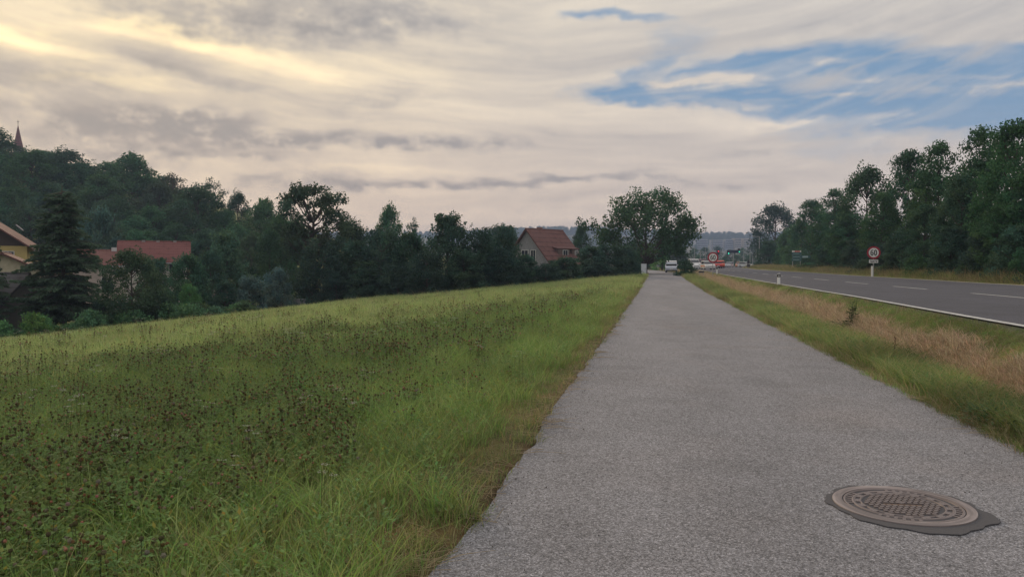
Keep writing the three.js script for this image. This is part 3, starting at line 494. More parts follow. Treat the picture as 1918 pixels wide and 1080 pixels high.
function clover(sd, heads, leaves, headTones) {
  seed(sd); const g = new Soup(), ico = new THREE.IcosahedronGeometry(1, 0).attributes.position;
  for (let k = 0; k < heads; k++) {
    const a = rr(0, 6.283), r = rr(0, 0.14), x = Math.cos(a) * r, z = Math.sin(a) * r, h = rr(0.12, 0.25), lx = rr(-.05, .05), lz = rr(-.05, .05), st = [0.09, 0.11, 0.04];
    g.tube([V(x, 0, z), V(x + lx, h, z + lz)], 0.0018, 0.0014, 3, st);
    const R = rr(0.0065, 0.0105), c = headTones[Math.floor(rnd() * headTones.length)].map((q) => q * rr(.75, 1.25));
    for (let i = 0; i < ico.count; i += 3) { const ids = []; for (let j = 0; j < 3; j++) { const q = rr(.85, 1.2); ids.push(g.v(x + lx + ico.getX(i + j) * R * q, h + ico.getY(i + j) * R * q, z + lz + ico.getZ(i + j) * R * q, c)); } g.tri(...ids); }
  }
  for (let k = 0; k < leaves; k++) {
    const a = rr(0, 6.283), r = rr(0, 0.16), x = Math.cos(a) * r, z = Math.sin(a) * r, y = rr(0.06, 0.24), t = rr(.75, 1.25), c = [0.155 * t, 0.235 * t, 0.08 * t], a0 = rr(0, 6.28), tilt = rr(-.9, .7);
    for (let j = 0; j < 3; j++) { const b = a0 + j * 2.094; _b.set(Math.cos(b), tilt, Math.sin(b)).normalize(); _c.set(-Math.sin(b), 0, Math.cos(b)); g.leaf(x, y, z, rr(.014, .026), 0.0065, _b, _c, c); }
  }
  return g.build();
}
function herb(sd) {
  seed(sd); const g = new Soup();
  for (let k = 0; k < 30; k++) { const a = rr(0, 6.28), r = rr(.01, .1), t = rr(.7, 1.3), yel = rnd() < .06, c = yel ? [0.3 * t, 0.27 * t, 0.07 * t] : [0.16 * t, 0.24 * t, 0.085 * t]; _b.set(Math.cos(a), rr(-.25, .9), Math.sin(a)).normalize(); _c.set(-Math.sin(a), rr(-.3, .3), Math.cos(a)).normalize(); g.leaf(Math.cos(a) * r, rr(.04, .24), Math.sin(a) * r, rr(.02, .05), rr(.005, .010), _b, _c, c); }
  return g.build();
}
function umbel(sd) {
  seed(sd); const g = new Soup(), st = [0.09, 0.11, 0.05];
  for (let k = 0; k < 3; k++) { const a = rr(0, 6.28), r = rr(0, 0.1), x = Math.cos(a) * r, z = Math.sin(a) * r, h = rr(.26, .42); g.tube([V(x, 0, z), V(x + .02, h, z)], 0.002, 0.0015, 3, st); for (let j = 0; j < 16; j++) { const b = rr(0, 6.28), q = 0.024 * Math.sqrt(rnd()); _b.set(Math.cos(b), rr(-.1, .2), Math.sin(b)).normalize(); _c.set(-Math.sin(b), 0, Math.cos(b)); g.leaf(x + .02 + Math.cos(b) * q, h + rr(0, .006), z + Math.sin(b) * q, 0.011, 0.005, _b, _c, [0.5, 0.48, 0.42]); } }
  return g.build();
}
const fresh = [[0.20, 0.315, 0.085], [0.145, 0.25, 0.075], [0.265, 0.355, 0.115], [0.205, 0.28, 0.075], [0.30, 0.355, 0.14]], olive = [[0.255, 0.30, 0.105], [0.20, 0.275, 0.09], [0.33, 0.32, 0.15], [0.175, 0.26, 0.085]], straw = [[0.42, 0.34, 0.2], [0.34, 0.26, 0.15], [0.5, 0.41, 0.26], [0.25, 0.22, 0.1]];
const brownHeads = [[0.19, 0.11, 0.055], [0.24, 0.14, 0.07], [0.27, 0.165, 0.09], [0.10, 0.07, 0.04], [0.34, 0.22, 0.14], [0.24, 0.19, 0.09]];
function scatter(name, geo, label, category, list, m = grassMat) {
  const im = new THREE.InstancedMesh(geo, m, list.length), M = new THREE.Matrix4(), q = new THREE.Quaternion(), e = new THREE.Euler(), col = new THREE.Color();
  list.forEach(([x, d, y, sc, hs, tint, lean = 0.12], i) => { e.set(rr(-lean, lean), rr(0, 6.283), rr(-lean, lean)); q.setFromEuler(e); M.compose(V(x, y, -d), q, V(sc, sc * hs, sc)); im.setMatrixAt(i, M); im.setColorAt(i, col.setRGB(...tint)); });
  im.name = numbered(name); scene.add(im); tag(im, label, category, null, 'stuff'); return im;
}
{ // the meadow
  seed(500);
  const A = [], B = [], C = [], Dr = [], E = [], U = [], FarG = [], FarH = [], Hb = [];
  const put = (list, s, t, sc, hs, tint, lean) => list.push([toX(s, t), toD(s, t), groundY(s, t) - 0.01, sc, hs, tint, lean]);
  const inMeadow = (x, d, l) => l > 0.0 && l < 47 && d < 90 - Math.max(0, l - 2) * 0.25 - (l > 2 ? 6 : 0) && d > 1.5;
  const bands = [[1.6, 6, 280], [6, 11, 210], [11, 19, 120], [19, 32, 62], [32, 55, 30], [55, 92, 20]];
  for (const [d0, d1, dens] of bands) {
    const xl = -0.72 * d1 - 1, xr = toX(d1 / CS, PL) + 0.6, n = Math.round((xr - xl) * (d1 - d0) * dens);
    for (let i = 0; i < n; i++) {
      const d = rr(d0, d1), x = rr(xl, xr); if (x < -0.70 * d - 0.8) continue;
      const s = toS(x, d), t = toT(x, d) - bend(s) , l = PL + ragged(s, 1.5) - t; if (!inMeadow(x, d, l)) continue;
      const n1 = fbm(x * 0.33, d * 0.33, 17.5, 3), n2 = fbm(x * 1.3, d * 1.3, 27.5, 2), tl = 1 + 0.5 * n1, T = [tl * rr(.85, 1.15), tl * rr(.9, 1.12), tl * rr(.85, 1.1)], tt = t + bend(s), zoom = d < 11 ? 1 : d < 19 ? 1.25 : d < 32 ? 1.7 : d < 55 ? 2.3 : 2.8;
      const margin = l + n2 * 0.7 + n1 * 0.5;
      if (margin < 0.42) { if (rnd() < 0.6) put(rnd() < 0.38 ? Dr : C, s, tt, rr(.5, .9) * Math.min(zoom, 1.6), rr(.4, .8), T, 0.4); continue; }
      if (l < 1.6 && rnd() < 0.55) { put(rnd() < 0.3 ? Dr : C, s, tt, rr(.7, 1) * Math.min(zoom, 1.6), rr(.5, .9), T, 0.3); continue; }
      const farK = smooth(-6, 5, l + 0.33 * (s - 12) - 10 + n1 * 6 + n2 * 1.5);   // past the shoulder a paler sward; grazing backlight is partly painted into its colour
      const lush = smooth(3.2, 1.2, l) * 0.5 + smooth(0.0, 0.35, n2 + n1 * 0.6), cl = smooth(0.5, 2.2, l) * clamp(0.55 - 0.9 * n2 + 0.5 * n1) * (1 - 0.85 * farK);
      const r = rnd(), crest = Math.exp(-(((l + 0.33 * (s - 12) - 10 + n1 * 6 + n2 * 1.5) / 1.3) ** 2)) * smooth(7, 13, d);   // a strip of ripe seed grass along the shoulder
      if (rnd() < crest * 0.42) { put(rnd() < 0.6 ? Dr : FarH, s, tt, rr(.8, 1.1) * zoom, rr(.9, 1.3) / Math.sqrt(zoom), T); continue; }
      if (d < 55 && r < cl * (d < 9 ? 0.36 : d < 19 ? 0.2 : 0.13)) { put(E, s, tt, rr(.8, 1.2) * Math.min(zoom, 1.7), rr(.8, 1.15), T); continue; }
      if (r > 0.9965 && d < 40) { put(U, s, tt, rr(.8, 1.2) * Math.min(zoom, 1.5), 1, [1, 1, 1]); continue; }
      if (r > 0.985) { put(Dr, s, tt, rr(.8, 1.1) * zoom, rr(1, 1.4), [1.1, 1.1, 1.1]); continue; }
      
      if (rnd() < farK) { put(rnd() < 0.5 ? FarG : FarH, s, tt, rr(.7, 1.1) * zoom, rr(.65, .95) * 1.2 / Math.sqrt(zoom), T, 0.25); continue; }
      put(rnd() < lush * 0.34 ? A : rnd() < 0.27 ? Hb : rnd() < 0.55 ? B : C, s, tt, rr(.75, 1.2) * zoom, rr(.75, 1.15) / Math.sqrt(zoom), T);
    }
  }
  scatter('meadow_grass', tuft(31, { n: 16, h: 0.38, spread: 0.08, w: 0.0034, bendy: 0.95, seg: 4, tones: fresh }), 'long fresh green grass tussocks in the meadow', 'grass', A);
  scatter('meadow_grass', tuft(32, { n: 18, h: 0.26, spread: 0.09, w: 0.003, bendy: 0.6, tones: fresh }), 'mid-height green grass filling the meadow', 'grass', B);
  scatter('meadow_grass', tuft(33, { n: 18, h: 0.2, spread: 0.09, w: 0.0032, bendy: 0.7, tones: olive }), 'short olive grass of the meadow and its margin', 'grass', C);
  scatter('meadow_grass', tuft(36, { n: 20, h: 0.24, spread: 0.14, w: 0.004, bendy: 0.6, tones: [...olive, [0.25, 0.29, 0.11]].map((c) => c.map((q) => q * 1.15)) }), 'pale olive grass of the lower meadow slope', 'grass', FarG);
  scatter('meadow_grass', tuft(37, { n: 20, h: 0.26, spread: 0.14, w: 0.004, bendy: 0.6, tones: [[0.29, 0.36, 0.14], [0.33, 0.38, 0.17], [0.42, 0.41, 0.24]] }), 'light green grass of the lower meadow slope', 'grass', FarH);  // both slope swards: pale grass, tones lifted further to carry the backlight
  scatter('dry_grass', tuft(34, { n: 12, h: 0.24, spread: 0.1, w: 0.0026, bendy: 0.9, tones: straw }), 'dry straw blades along the path margin', 'grass', Dr);
  scatter('clover_plants', clover(35, 7, 34, brownHeads), 'meadow clover with brown withered flower heads', 'clover', E);
  scatter('meadow_herbs', herb(39), 'broad-leaved herbs between the meadow grass', 'herbs', Hb);
  scatter('white_umbel_flowers', umbel(38), 'small white flat-topped flowers scattered in the meadow', 'flowers', U);
}
{ // the bank between path and road, and the verge across the road
  seed(600);
  const A = [], B = [], Hay = [], Dr = [], Tall = [], Hb = [];
  const put = (list, s, t, sc, hs, tint, lean) => list.push([toX(s, t), toD(s, t), groundY(s, t) - 0.01, sc, hs, tint, lean]);
  for (const [s0, s1, dens] of [[4, 12, 420], [12, 24, 260], [24, 48, 130], [48, 110, 55]]) {
    const n = Math.round((s1 - s0) * 3.2 * dens);
    for (let i = 0; i < n; i++) {
      const s = rr(s0, s1), p0 = PR + bend(s) + ragged(s, 7.5) - 0.06, e = tNear(s) - 0.02, t = rr(p0, e), u = (t - p0) / (e - p0), x = toX(s, t), d = toD(s, t), n1 = fbm(x * .5, d * .5, 7.5, 3), n2 = fbm(x * 1.9, d * 1.9, 17.5, 2), zoom = s < 12 ? 1 : s < 24 ? 1.3 : s < 48 ? 1.7 : 2.3, tl = 1 + .9 * n1, T = [tl * rr(.8, 1.15), tl * rr(.85, 1.12), tl];
      const uu = u + n2 * 0.2 + n1 * 0.12;
      if (u < 0.1) { if (rnd() < .6) put(rnd() < .45 ? Dr : B, s, t, rr(.5, .9) * zoom, rr(.4, .8), T, .4); continue; }
      if (uu < 0.46) put(rnd() < .15 + .5 * clamp(n2 * 2) ? Hb : rnd() < .5 ? A : rnd() < .72 ? B : Dr, s, t, rr(.75, 1.1) * zoom, rr(.7, 1.05) / Math.sqrt(zoom), T);
      else if (uu < 0.76) { if (rnd() < 0.8) put(rnd() < 0.86 ? Hay : Dr, s, t, rr(.8, 1.2) * zoom, rr(.5, .9), [rr(.85, 1.1), rr(.85, 1.05), rr(.85, 1.1)], .5); else put(B, s, t, rr(.5, .8) * zoom, .5, T); }
      else if (rnd() < 0.8) put(rnd() < .8 ? B : Dr, s, t, rr(.4, .65) * zoom, rr(.4, .6), T, .3);
    }
  }
  for (let i = 0; i < 9000; i++) {
    const s = rr(20, 190), q = Math.pow(rnd(), 1.5) * 4.5 + 0.35, t = tFar(s) + q, n1 = fbm(s * .1, q * .5, 7.5, 2), T = 1 + n1 * .6;
    if (q < 1.1) { put(rnd() < .5 ? Dr : B, s, t, rr(1.5, 2.4), rr(.35, .7), [T, T, T], .3); continue; }
    put(rnd() < .5 + n1 ? Tall : A, s, t, rr(1.8, 2.8), rr(.5, 1.0), [T * .9, T * .9, T * .9], .2);
  }
  scatter('verge_herbs', herb(46), 'broad-leaved herbs among the verge grass', 'herbs', Hb);
  scatter('verge_grass', tuft(41, { n: 16, h: 0.34, spread: 0.07, w: 0.0042, bendy: 0.7, seg: 4, tones: [[0.21, 0.30, 0.07], [0.27, 0.33, 0.095], [0.15, 0.24, 0.06], [0.36, 0.34, 0.15], [0.13, 0.21, 0.06]] }), 'yellow-green long grass on the verge between path and bank', 'grass', A);
  scatter('verge_grass', tuft(42, { n: 18, h: 0.18, spread: 0.08, w: 0.0035, bendy: 0.6, tones: [...fresh, ...olive] }), 'short green grass strip beside the road', 'grass', B);
  scatter('dry_grass', tuft(43, { n: 20, h: 0.16, spread: 0.12, w: 0.0028, bendy: 1.6, tones: [[0.50, 0.39, 0.265], [0.43, 0.33, 0.22], [0.58, 0.48, 0.34], [0.36, 0.29, 0.18]] }), 'brown mown hay lying on the road bank', 'hay', Hay);
  scatter('dry_grass', tuft(44, { n: 12, h: 0.26, spread: 0.09, w: 0.0027, bendy: 0.8, tones: straw }), 'dry straw blades on the road verges', 'grass', Dr);
  scatter('tall_dry_grass', tuft(45, { n: 20, h: 0.42, spread: 0.16, w: 0.004, bendy: 0.5, tones: [[0.26, 0.22, 0.12], [0.2, 0.19, 0.09], [0.3, 0.24, 0.14], [0.13, 0.15, 0.06]] }), 'tall faded grass under the trees across the road', 'grass', Tall);
}
{ // grit on the asphalt, straws along its edges
  seed(650);
  const g = new THREE.IcosahedronGeometry(1, 0), grit = [], st = new Soup();
  for (let i = 0; i < 1500; i++) { const s = 2.2 + 20 * Math.pow(rnd(), 1.6), side = rnd(), u = side < .35 ? PL + Math.abs(gauss()) * .3 : side < .65 ? PR - Math.abs(gauss()) * .3 : rr(PL, PR), z = rr(.002, .006); grit.push([toX(s, u), toD(s, u), groundY(s, u) + .011, z, rr(.5, .9), rnd() < .5 ? [.09, .08, .07] : [.4, .38, .35], 3]); }
  scatter('path_grit', g, 'loose grit and small stones lying on the path', 'grit', grit, mat([1, 1, 1], { roughness: .95 }));
  for (let k = 0; k < 5; k++) { const a = rr(-.5, .5), l = rr(.15, .36), x = rr(-.06, .06), z = rr(-.08, .08), t = rr(.8, 1.2); st.tube([V(x, .004, z), V(x + Math.cos(a) * l * .5, rr(.006, .03), z + Math.sin(a) * l * .5), V(x + Math.cos(a) * l, .006, z + Math.sin(a) * l)], .0018, .001, 3, [.46 * t, .37 * t, .24 * t]); }
  const straws = []; for (let i = 0; i < 170; i++) { const s = 2.6 + 26 * Math.pow(rnd(), 1.5), L = rnd() < .6, u = L ? PL + ragged(s, 1.5) + rr(-.12, .06) : PR + ragged(s, 7.5) + rr(-.06, .12); straws.push([toX(s, u), toD(s, u), groundY(s, u) + .014, rr(.7, 1.3), 1, [1, 1, 1], .03]); }
  scatter('loose_straws', st.build(), 'dry straws lying along the edges of the path', 'straw', straws);
}
{ // single weeds that stand out on the bank
  seed(700);
  const g = new Soup(), c = [0.05, 0.085, 0.03];
  for (let k = 0; k < 5; k++) { const x = rr(-.1, .1), z = rr(-.1, .1), h = rr(.35, .62); g.tube([V(x, -.03, z), V(x * 1.4, h * .5, z), V(x * 1.6 + .02, h, z)], .006, .002, 4, c); for (let j = 0; j < 46; j++) { const f = rr(.1, 1), a = rr(0, 6.28); _b.set(Math.cos(a), rr(-.3, .6), Math.sin(a)).normalize(); _c.set(-Math.sin(a), 0, Math.cos(a)); const q = rr(.7, 1.3); g.leaf(x * (1 + .6 * f), h * f, z, rr(.05, .13) * (1.15 - f * .6), .016, _b, _c, c.map((v) => v * q)); } }
  for (let j = 0; j < 120; j++) { const a = rr(0, 6.28), r = rr(0, .2); _b.set(Math.cos(a), rr(-.2, .6), Math.sin(a)).normalize(); _c.set(-Math.sin(a), 0, Math.cos(a)); g.leaf(Math.cos(a) * r, rr(.02, .16), Math.sin(a) * r, rr(.06, .12), .018, _b, _c, c.map((v) => v * rr(.7, 1.2))); }
  const D = 17.2, X = xAt(1592, D), w = single('weed_plant', g.build(), leafMat, 'tall bushy dark green weed on the bank by the road', 'plant'); w.position.set(X, yAt(X, D), -D); w.scale.set(1.5, 1.25, 1.5);
  const h = new Soup(), hc = [0.07, 0.04, 0.028]; h.tube([V(0, -.03, 0), V(.01, .25, 0), V(.03, .46, .01)], .0035, .002, 5, hc); for (let j = 0; j < 40; j++) { const a = rr(0, 6.28); _b.set(Math.cos(a) * .6, 1, Math.sin(a) * .6).normalize(); _c.set(-Math.sin(a), 0, Math.cos(a)); h.leaf(.014 + .0002 * j, rr(.28, .46), 0, .018, .004, _b, _c, hc); }
  const D2 = 11.2, X2 = xAt(1676, D2), st = single('dock_stem', h.build(), leafMat, 'dry brown dock stem standing in the verge grass', 'plant'); st.position.set(X2, yAt(X2, D2), -D2);
  const dk = new Soup(); for (let j = 0; j < 240; j++) { const a = rr(0, 6.28), r = .3 * Math.sqrt(rnd()), q = rr(.7, 1.3); _b.set(Math.cos(a), rr(-.1, .7), Math.sin(a)).normalize(); _c.set(-Math.sin(a), 0, Math.cos(a)); dk.leaf(Math.cos(a) * r, rr(.03, .2), Math.sin(a) * r, rr(.03, .07), .011, _b, _c, [0.06 * q, 0.11 * q, 0.04 * q]); }
  const D3 = 6.9, X3 = xAt(1868, D3), hb = single('herb_clump', dk.build(), leafMat, 'dark green leafy herb clump at the path edge below the bank', 'plant'); hb.position.set(X3, yAt(X3, D3), -D3);
}

// ---------------------------------------------------------------- houses
const roofTex = (() => tex(256, (x, y) => { const row = Math.floor(y / 16), v = .8 + .25 * tileNoise(x, y, 256, 8, 3) + .15 * tileNoise(x, y, 256, 64, 5) - ((y & 15) < 2 ? .25 : 0) - (((x + (row & 1) * 8) & 15) < 1 ? .12 : 0); return [v, v * .97, v * .96]; }))();
roofTex.repeat.set(0.5, 0.5);
const plasterTex = tex(256, (x, y) => { const v = .86 + .1 * tileNoise(x, y, 256, 64, 3) + .06 * tileNoise(x, y, 256, 8, 5); return [v, v, v]; });
const plaster = (c) => mat(c, { map: plasterTex, roughness: 0.95 }), roofM = (c) => mat(c, { map: roofTex, roughness: 0.9, bumpMap: roofTex, bumpScale: 0.02 });
const glassMat = new THREE.MeshStandardMaterial({ color: rgb(0.03, 0.035, 0.045), roughness: 0.08, metalness: 0.0 }), frameMat = mat([0.55, 0.54, 0.52], { roughness: .6 }), woodMat = mat([0.05, 0.035, 0.028]), metalMat = mat([0.38, 0.4, 0.42], { metalness: 0.7, roughness: 0.45 });
function windowOn(parent, x, y, z, w, h, turn = 0) { const f = part('window', merge([box(w + .14, .08, .1, 0, h / 2 + .03, 0), box(w + .14, .08, .1, 0, -h / 2 - .03, 0), box(.08, h, .1, -w / 2 - .03, 0, 0), box(.08, h, .1, w / 2 + .03, 0, 0), box(.05, h, .08, 0, 0, 0)]), frameMat, parent); f.position.set(x, y, z); f.rotation.y = turn; part('pane', box(w, h, .03), glassMat, f); part('sill', box(w + .3, .05, .2, 0, -h / 2 - .1, .08), frameMat, f); return f; }
function slope(w, len, thick) { return box(w, thick, len); }
// ridge along local x; gables at +-L/2; returns the group
function gableHouse(name, label, pos, turn, { L, W, H, R, wall, roof, over = 0.5, gable }) {
  const o = thing(name, label, 'house', pos, turn), A = Math.atan2(R, W / 2), len = (W / 2 + over) / Math.cos(A), prof = new THREE.Shape([new THREE.Vector2(-W / 2, H), new THREE.Vector2(W / 2, H), new THREE.Vector2(0, H + R)]);
  part('wall', box(L, H + 1, W, 0, H / 2 - .5, 0), wall, o);
  part('gable', new THREE.ExtrudeGeometry(prof, { depth: L - .02, bevelEnabled: false }).translate(0, .005, -L / 2 + .01).rotateY(Math.PI / 2), gable ?? wall, o);
  for (const s of [-1, 1]) { const q = part('roof', slope(L + over * 2, len, 0.16), roof, o); q.rotation.x = s * A; q.position.set(0, H + R - Math.sin(A) * len / 2 + .12, s * Math.cos(A) * len / 2); part('gutter', cyl(.06, .06, L + over * 2 - .1, 8).rotateZ(Math.PI / 2).translate(0, -.05, s * (len / 2 + .05)), metalMat, q); }
  part('ridge_cap', cyl(.13, .13, L + over * 2, 8, 0, 0, 0).rotateZ(Math.PI / 2).translate(0, H + R + .16, 0), roof, o);
  return o;
}
{ // gabled house beside the hedge
  const D = 118, X = xAt(1020, D), base = -1.6, eave = hAt(489, D) - base, ridge = hAt(432, D) - base;
  const o = gableHouse('gabled_house', 'grey house with red tiled gable roof and dormers behind the hedge', [X, base, -D], 0.8, { L: 7.6, W: 9.2, H: eave - .3, R: ridge - eave + .3, wall: plaster([0.27, 0.27, 0.28]), roof: roofM([0.135, 0.062, 0.055]) });
  const H = eave - .3, R = ridge - H - .0;
  windowOn(o, -3.86, H + 1.0, -0.5, 1.3, 1.8, -Math.PI / 2); windowOn(o, -3.86, H + 1.0, 1.2, 0.9, 1.8, -Math.PI / 2);
  part('chimney', box(.7, 1.3, .6, -.6, H + R - .15, -.5), mat([0.2, 0.1, 0.08]), o);
  for (const [x, w] of [[0.3, 2.6], [2.9, 1.4]]) { const dm = part('dormer', box(w, 1.3, 2.6, x, H + 1.55, 2.35), plaster([0.17, 0.12, 0.11]), o); const rf = part('dormer_roof', box(w + .5, .12, 2.9), roofM([0.135, 0.062, 0.055]), dm); rf.position.set(x, H + 2.45, 2.35); rf.rotation.x = 0.22; const wn = windowOn(dm, x + .25, H + 1.5, 3.68, w * .4, .8); wn.name = 'dormer_window'; }
}
{ // yellow house with a dark timber gable
  const D = 92, X = xAt(-42, D), base = -4.2, eave = hAt(462, D) - base, ridge = hAt(398, D) - base;
  const o = gableHouse('yellow_house', 'yellow house with dark timber gable and red roof behind the spruce', [X, base, -D], -1.13, { L: 12, W: 11.5, H: eave, R: ridge - eave, wall: plaster([0.52, 0.41, 0.17]), roof: roofM([0.15, 0.07, 0.06]), gable: woodMat, over: 0.8 });
  for (const z of [-3.8, 0.6, 3.9]) windowOn(o, 6.06, eave - 1.3, -z, 1.1, 1.3, Math.PI / 2);
  for (const z of [-3.8, 0.6, 3.9]) windowOn(o, 6.06, eave - 4.0, -z, 1.1, 1.3, Math.PI / 2);
  part('chimney', box(.7, 1.6, .7, -1.5, ridge - .9, -1.6), plaster([.45, .43, .4]), o);
  const g2 = part('roof_hatch', box(1.8, .1, 1.4), mat([.2, .2, .22]), o); g2.position.set(0, eave + 2.35, -4.3); g2.rotation.x = -0.75; g2.scale.set(.7, 1, .7);
  const D2 = 74, X2 = xAt(12, D2), b2 = -4.1;
  const c = gableHouse('cream_annexe', 'small cream building with red roof beside the dark barn', [X2, b2, -D2], -1.1, { L: 6, W: 7, H: hAt(512, D2) - b2, R: hAt(478, D2) - hAt(512, D2), wall: plaster([0.50, 0.45, 0.33]), roof: roofM([0.15, 0.07, 0.06]) });
  windowOn(c, 3.06, hAt(520, D2) - b2, -1.6, .8, .9, Math.PI / 2);
  const D3 = 60, X3 = xAt(-30, D3), b3 = -3.9;
  const b = gableHouse('dark_barn', 'low barn with dark grey roof under the spruce', [X3, b3, -D3], -0.16, { L: 7.0, W: 6, H: hAt(576, D3) - b3, R: hAt(516, D3) - hAt(576, D3), wall: mat([0.13, 0.12, 0.115]), roof: roofM([0.075, 0.075, 0.08]) });
  part('door', box(1.8, 1.7, .08, 0.6, .85, 3.04), woodMat, b); for (const x of [-2.6, 2.6]) part('post', box(.2, hAt(576, D3) - b3, .2, x, (hAt(576, D3) - b3) / 2, 3.5), mat([.3, .3, .31]), b);
}
{ // long red roof
  const D = 100, X = xAt(290, D), base = -4.3;
  const o = gableHouse('long_house', 'long low house with plain red roof below the wooded hill', [X, base, -D], 0.40, { L: 7.6, W: 8.6, H: hAt(490, D) - base, R: hAt(455, D) - hAt(490, D), wall: plaster([0.5, 0.47, 0.44]), roof: roofM([0.155, 0.055, 0.05]), over: .5 });
  for (const x of [-2.3, 0, 2.3]) windowOn(o, x, hAt(500, D) - base, 4.36, 1.1, 1.2);
  for (const x of [-1.3, 0.4, 2.4]) part('chimney', box(.4, .5, .4, x, hAt(453.5, D) - base, 0), mat([.26, .24, .23]), o);
  const D2 = 82, X2 = xAt(186, D2), q = gableHouse('small_red_house', 'small house with red roof half hidden behind the spruce', [X2, -4.2, -D2], 0.45, { L: 4.6, W: 6, H: hAt(496, D2) + 4.2, R: hAt(472, D2) - hAt(496, D2), wall: plaster([0.56, 0.47, 0.43]), roof: roofM([0.16, 0.07, 0.06]) });
  windowOn(q, 0.8, hAt(530, D2) + 4.2, 3.06, 1.0, 1.2); part('chimney', box(.5, .9, .5, 1.4, hAt(471, D2) + 4.2, 0), mat([.5, .5, .5]), q);
  const D4 = 78, X4 = xAt(405, D4), sh = gableHouse('garden_shed', 'small garden shed with brown roof among the shrubs', [X4, yAt(X4, D4) - .2, -D4], .3, { L: 3, W: 2.6, H: 1.9, R: .8, wall: plaster([.42, .42, .4]), roof: roofM([.15, .11, .1]), over: .25 });
  windowOn(sh, 0.3, 1.1, 1.34, .6, .6);
}
{ // low wall at the meadow edge
  const D = 73, X = xAt(530, D), y = yAt(X, D) - .3, o = thing('garden_wall', 'low grey concrete wall at the lower meadow edge', 'wall', [X, y, -D], 0.05);
  for (let k = 0; k < 4; k++) { part('wall_panel', box(1.08, 1.35, .2, -1.65 + k * 1.1, .67, 0), plaster([0.23, 0.23, 0.25]), o); part('coping', box(1.09, .07, .3, -1.65 + k * 1.1, 1.38, 0), plaster([0.3, 0.3, 0.31]), o); }
}
{ // church spire on the hill
  const D = 330, X = xAt(38, D), y = yAt(X, D), tip = hAt(236, D), o = thing('church_tower', 'slender red church spire with cross above the wooded hill', 'church', [X, y, -D], .3), h = tip - y;
  part('tower', box(3.2, h - 10, 3.2, 0, (h - 10) / 2, 0), plaster([.5, .48, .44]), o);
  part('spire', new THREE.ConeGeometry(2.15, 11.2, 8).translate(0, h - 5.2, 0), roofM([.17, .075, .075]), o);
  part('cross', merge([box(.16, 1.9, .16, 0, h + 1.2, 0), box(.9, .16, .16, 0, h + 1.5, 0)]), mat([.12, .11, .1]), o);
  windowOn(o, 0, h - 12, 1.62, .9, 1.6);
}
// apartment blocks on the far ridge
for (const [px, w, top, bot, c, lb] of [[1312, 24, 449, 461, [.32, .34, .38], 'bluish grey apartment block at the end of the ridge row'], [1341, 22, 450, 460, [.36, .38, .42], 'pale grey slab block beside the bluish grey one'], [1363, 14, 449, 461, [.30, .32, .36], 'dark grey slab block in the middle of the ridge row'], [1379, 13, 447, 460, [.44, .38, .30], 'yellowish apartment block on the far ridge'], [1397, 15, 447, 460, [.48, .42, .33], 'cream apartment block beside the yellowish one']]) {
  const D = 1320, X = xAt(px, D), y = yAt(X, D) - 3, h = hAt(top, D) - y, W = w / F * D, b = hAt(bot, D) - y, o = thing('apartment_block', lb, 'building', [X, y, -D], 0.1 * (px % 3));
  part('wall', box(W, h, 12, 0, h / 2, 0), plaster(c), o); part('roof', box(W + .6, .8, 12.6, 0, h + .4, 0), mat([.3, .3, .31]), o);
  const fl = Math.max(3, Math.round((h - b + 0) / 3)); for (let k = 0; k < 5; k++) { const yy = h - 2 - k * 2.9; part('window_band', box(W * .94, 1.3, .3, 0, yy, 6.05), glassMat, o); part('balcony', box(W * .9, .9, 1.2, 0, yy - 1.3, 6.7), plaster(c.map((v) => v * 1.1)), o); }
}

// ---------------------------------------------------------------- roadside things
const steel = mat([0.36, 0.37, 0.38], { metalness: 0.75, roughness: 0.5 }), white = mat([0.72, 0.72, 0.7], { roughness: 0.55 }), black = mat([0.02, 0.02, 0.022], { roughness: 0.6 }), signRed = mat([0.32, 0.018, 0.035], { roughness: 0.45 });
const font = await new FontLoader().loadAsync('fonts/droid/droid_sans_bold.typeface.json');
function textGeo(str, size, depth = 0.006) { const g = new TextGeometry(str, { font, size, depth, curveSegments: 6, bevelEnabled: false }); g.computeBoundingBox(); const b = g.boundingBox; g.translate(-(b.min.x + b.max.x) / 2, -(b.min.y + b.max.y) / 2, 0); return g; }
function speedSign(label, X, D, centre, r, extra) {
  const y = yAt(X, D), o = thing('speed_limit_sign', label, 'road sign', [X, y, -D], -Math.atan2(X, D) * 0.6), c = centre - y;
  part('post', cyl(.035, .035, c + r * .7 + .2, 12, 0, (c + r * .7) / 2 - .1, -.05), steel, o);
  const p = part('sign_plate', cyl(r, r, .012, 40).rotateX(Math.PI / 2).translate(0, c, 0), signRed, o);
  part('white_disc', cyl(r * .73, r * .73, .008, 40).rotateX(Math.PI / 2).translate(0, c, .009), white, p);
  part('number', textGeo('60', r * .9).scale(.74, 1, 1).translate(0, c, .012), black, p);
  part('bracket', merge([box(.2, .04, .05, 0, c + r * .4, -.03), box(.2, .04, .05, 0, c - r * .4, -.03)]), steel, o);
  extra?.(o, c); return o;
}
{ const D = 69.6; speedSign('round red-rimmed 60 speed sign on the bank beside the bush', xAt(1335.5, D), D, hAt(482, D), .48); }
{ const D = 60.8, X = xAt(1636.5, D); speedSign('round red-rimmed 60 speed sign with white plate across the road', X, D, hAt(473, D), .5, (o, c) => {
  const pl = part('supplementary_plate', box(.66, .26, .012, 0, c - .68, 0), white, o); for (const [x, y, w] of [[-.2, .05, .14], [-.02, .05, .16], [.18, .05, .18], [-.08, -.06, .3], [.2, -.06, .12]]) part('printed_line', box(w, .05, .004, x, c - .68 + y, .009), black, pl);
  part('white_base', box(.14, .85, .1, -.12, .42, .12), white, o);
}); }
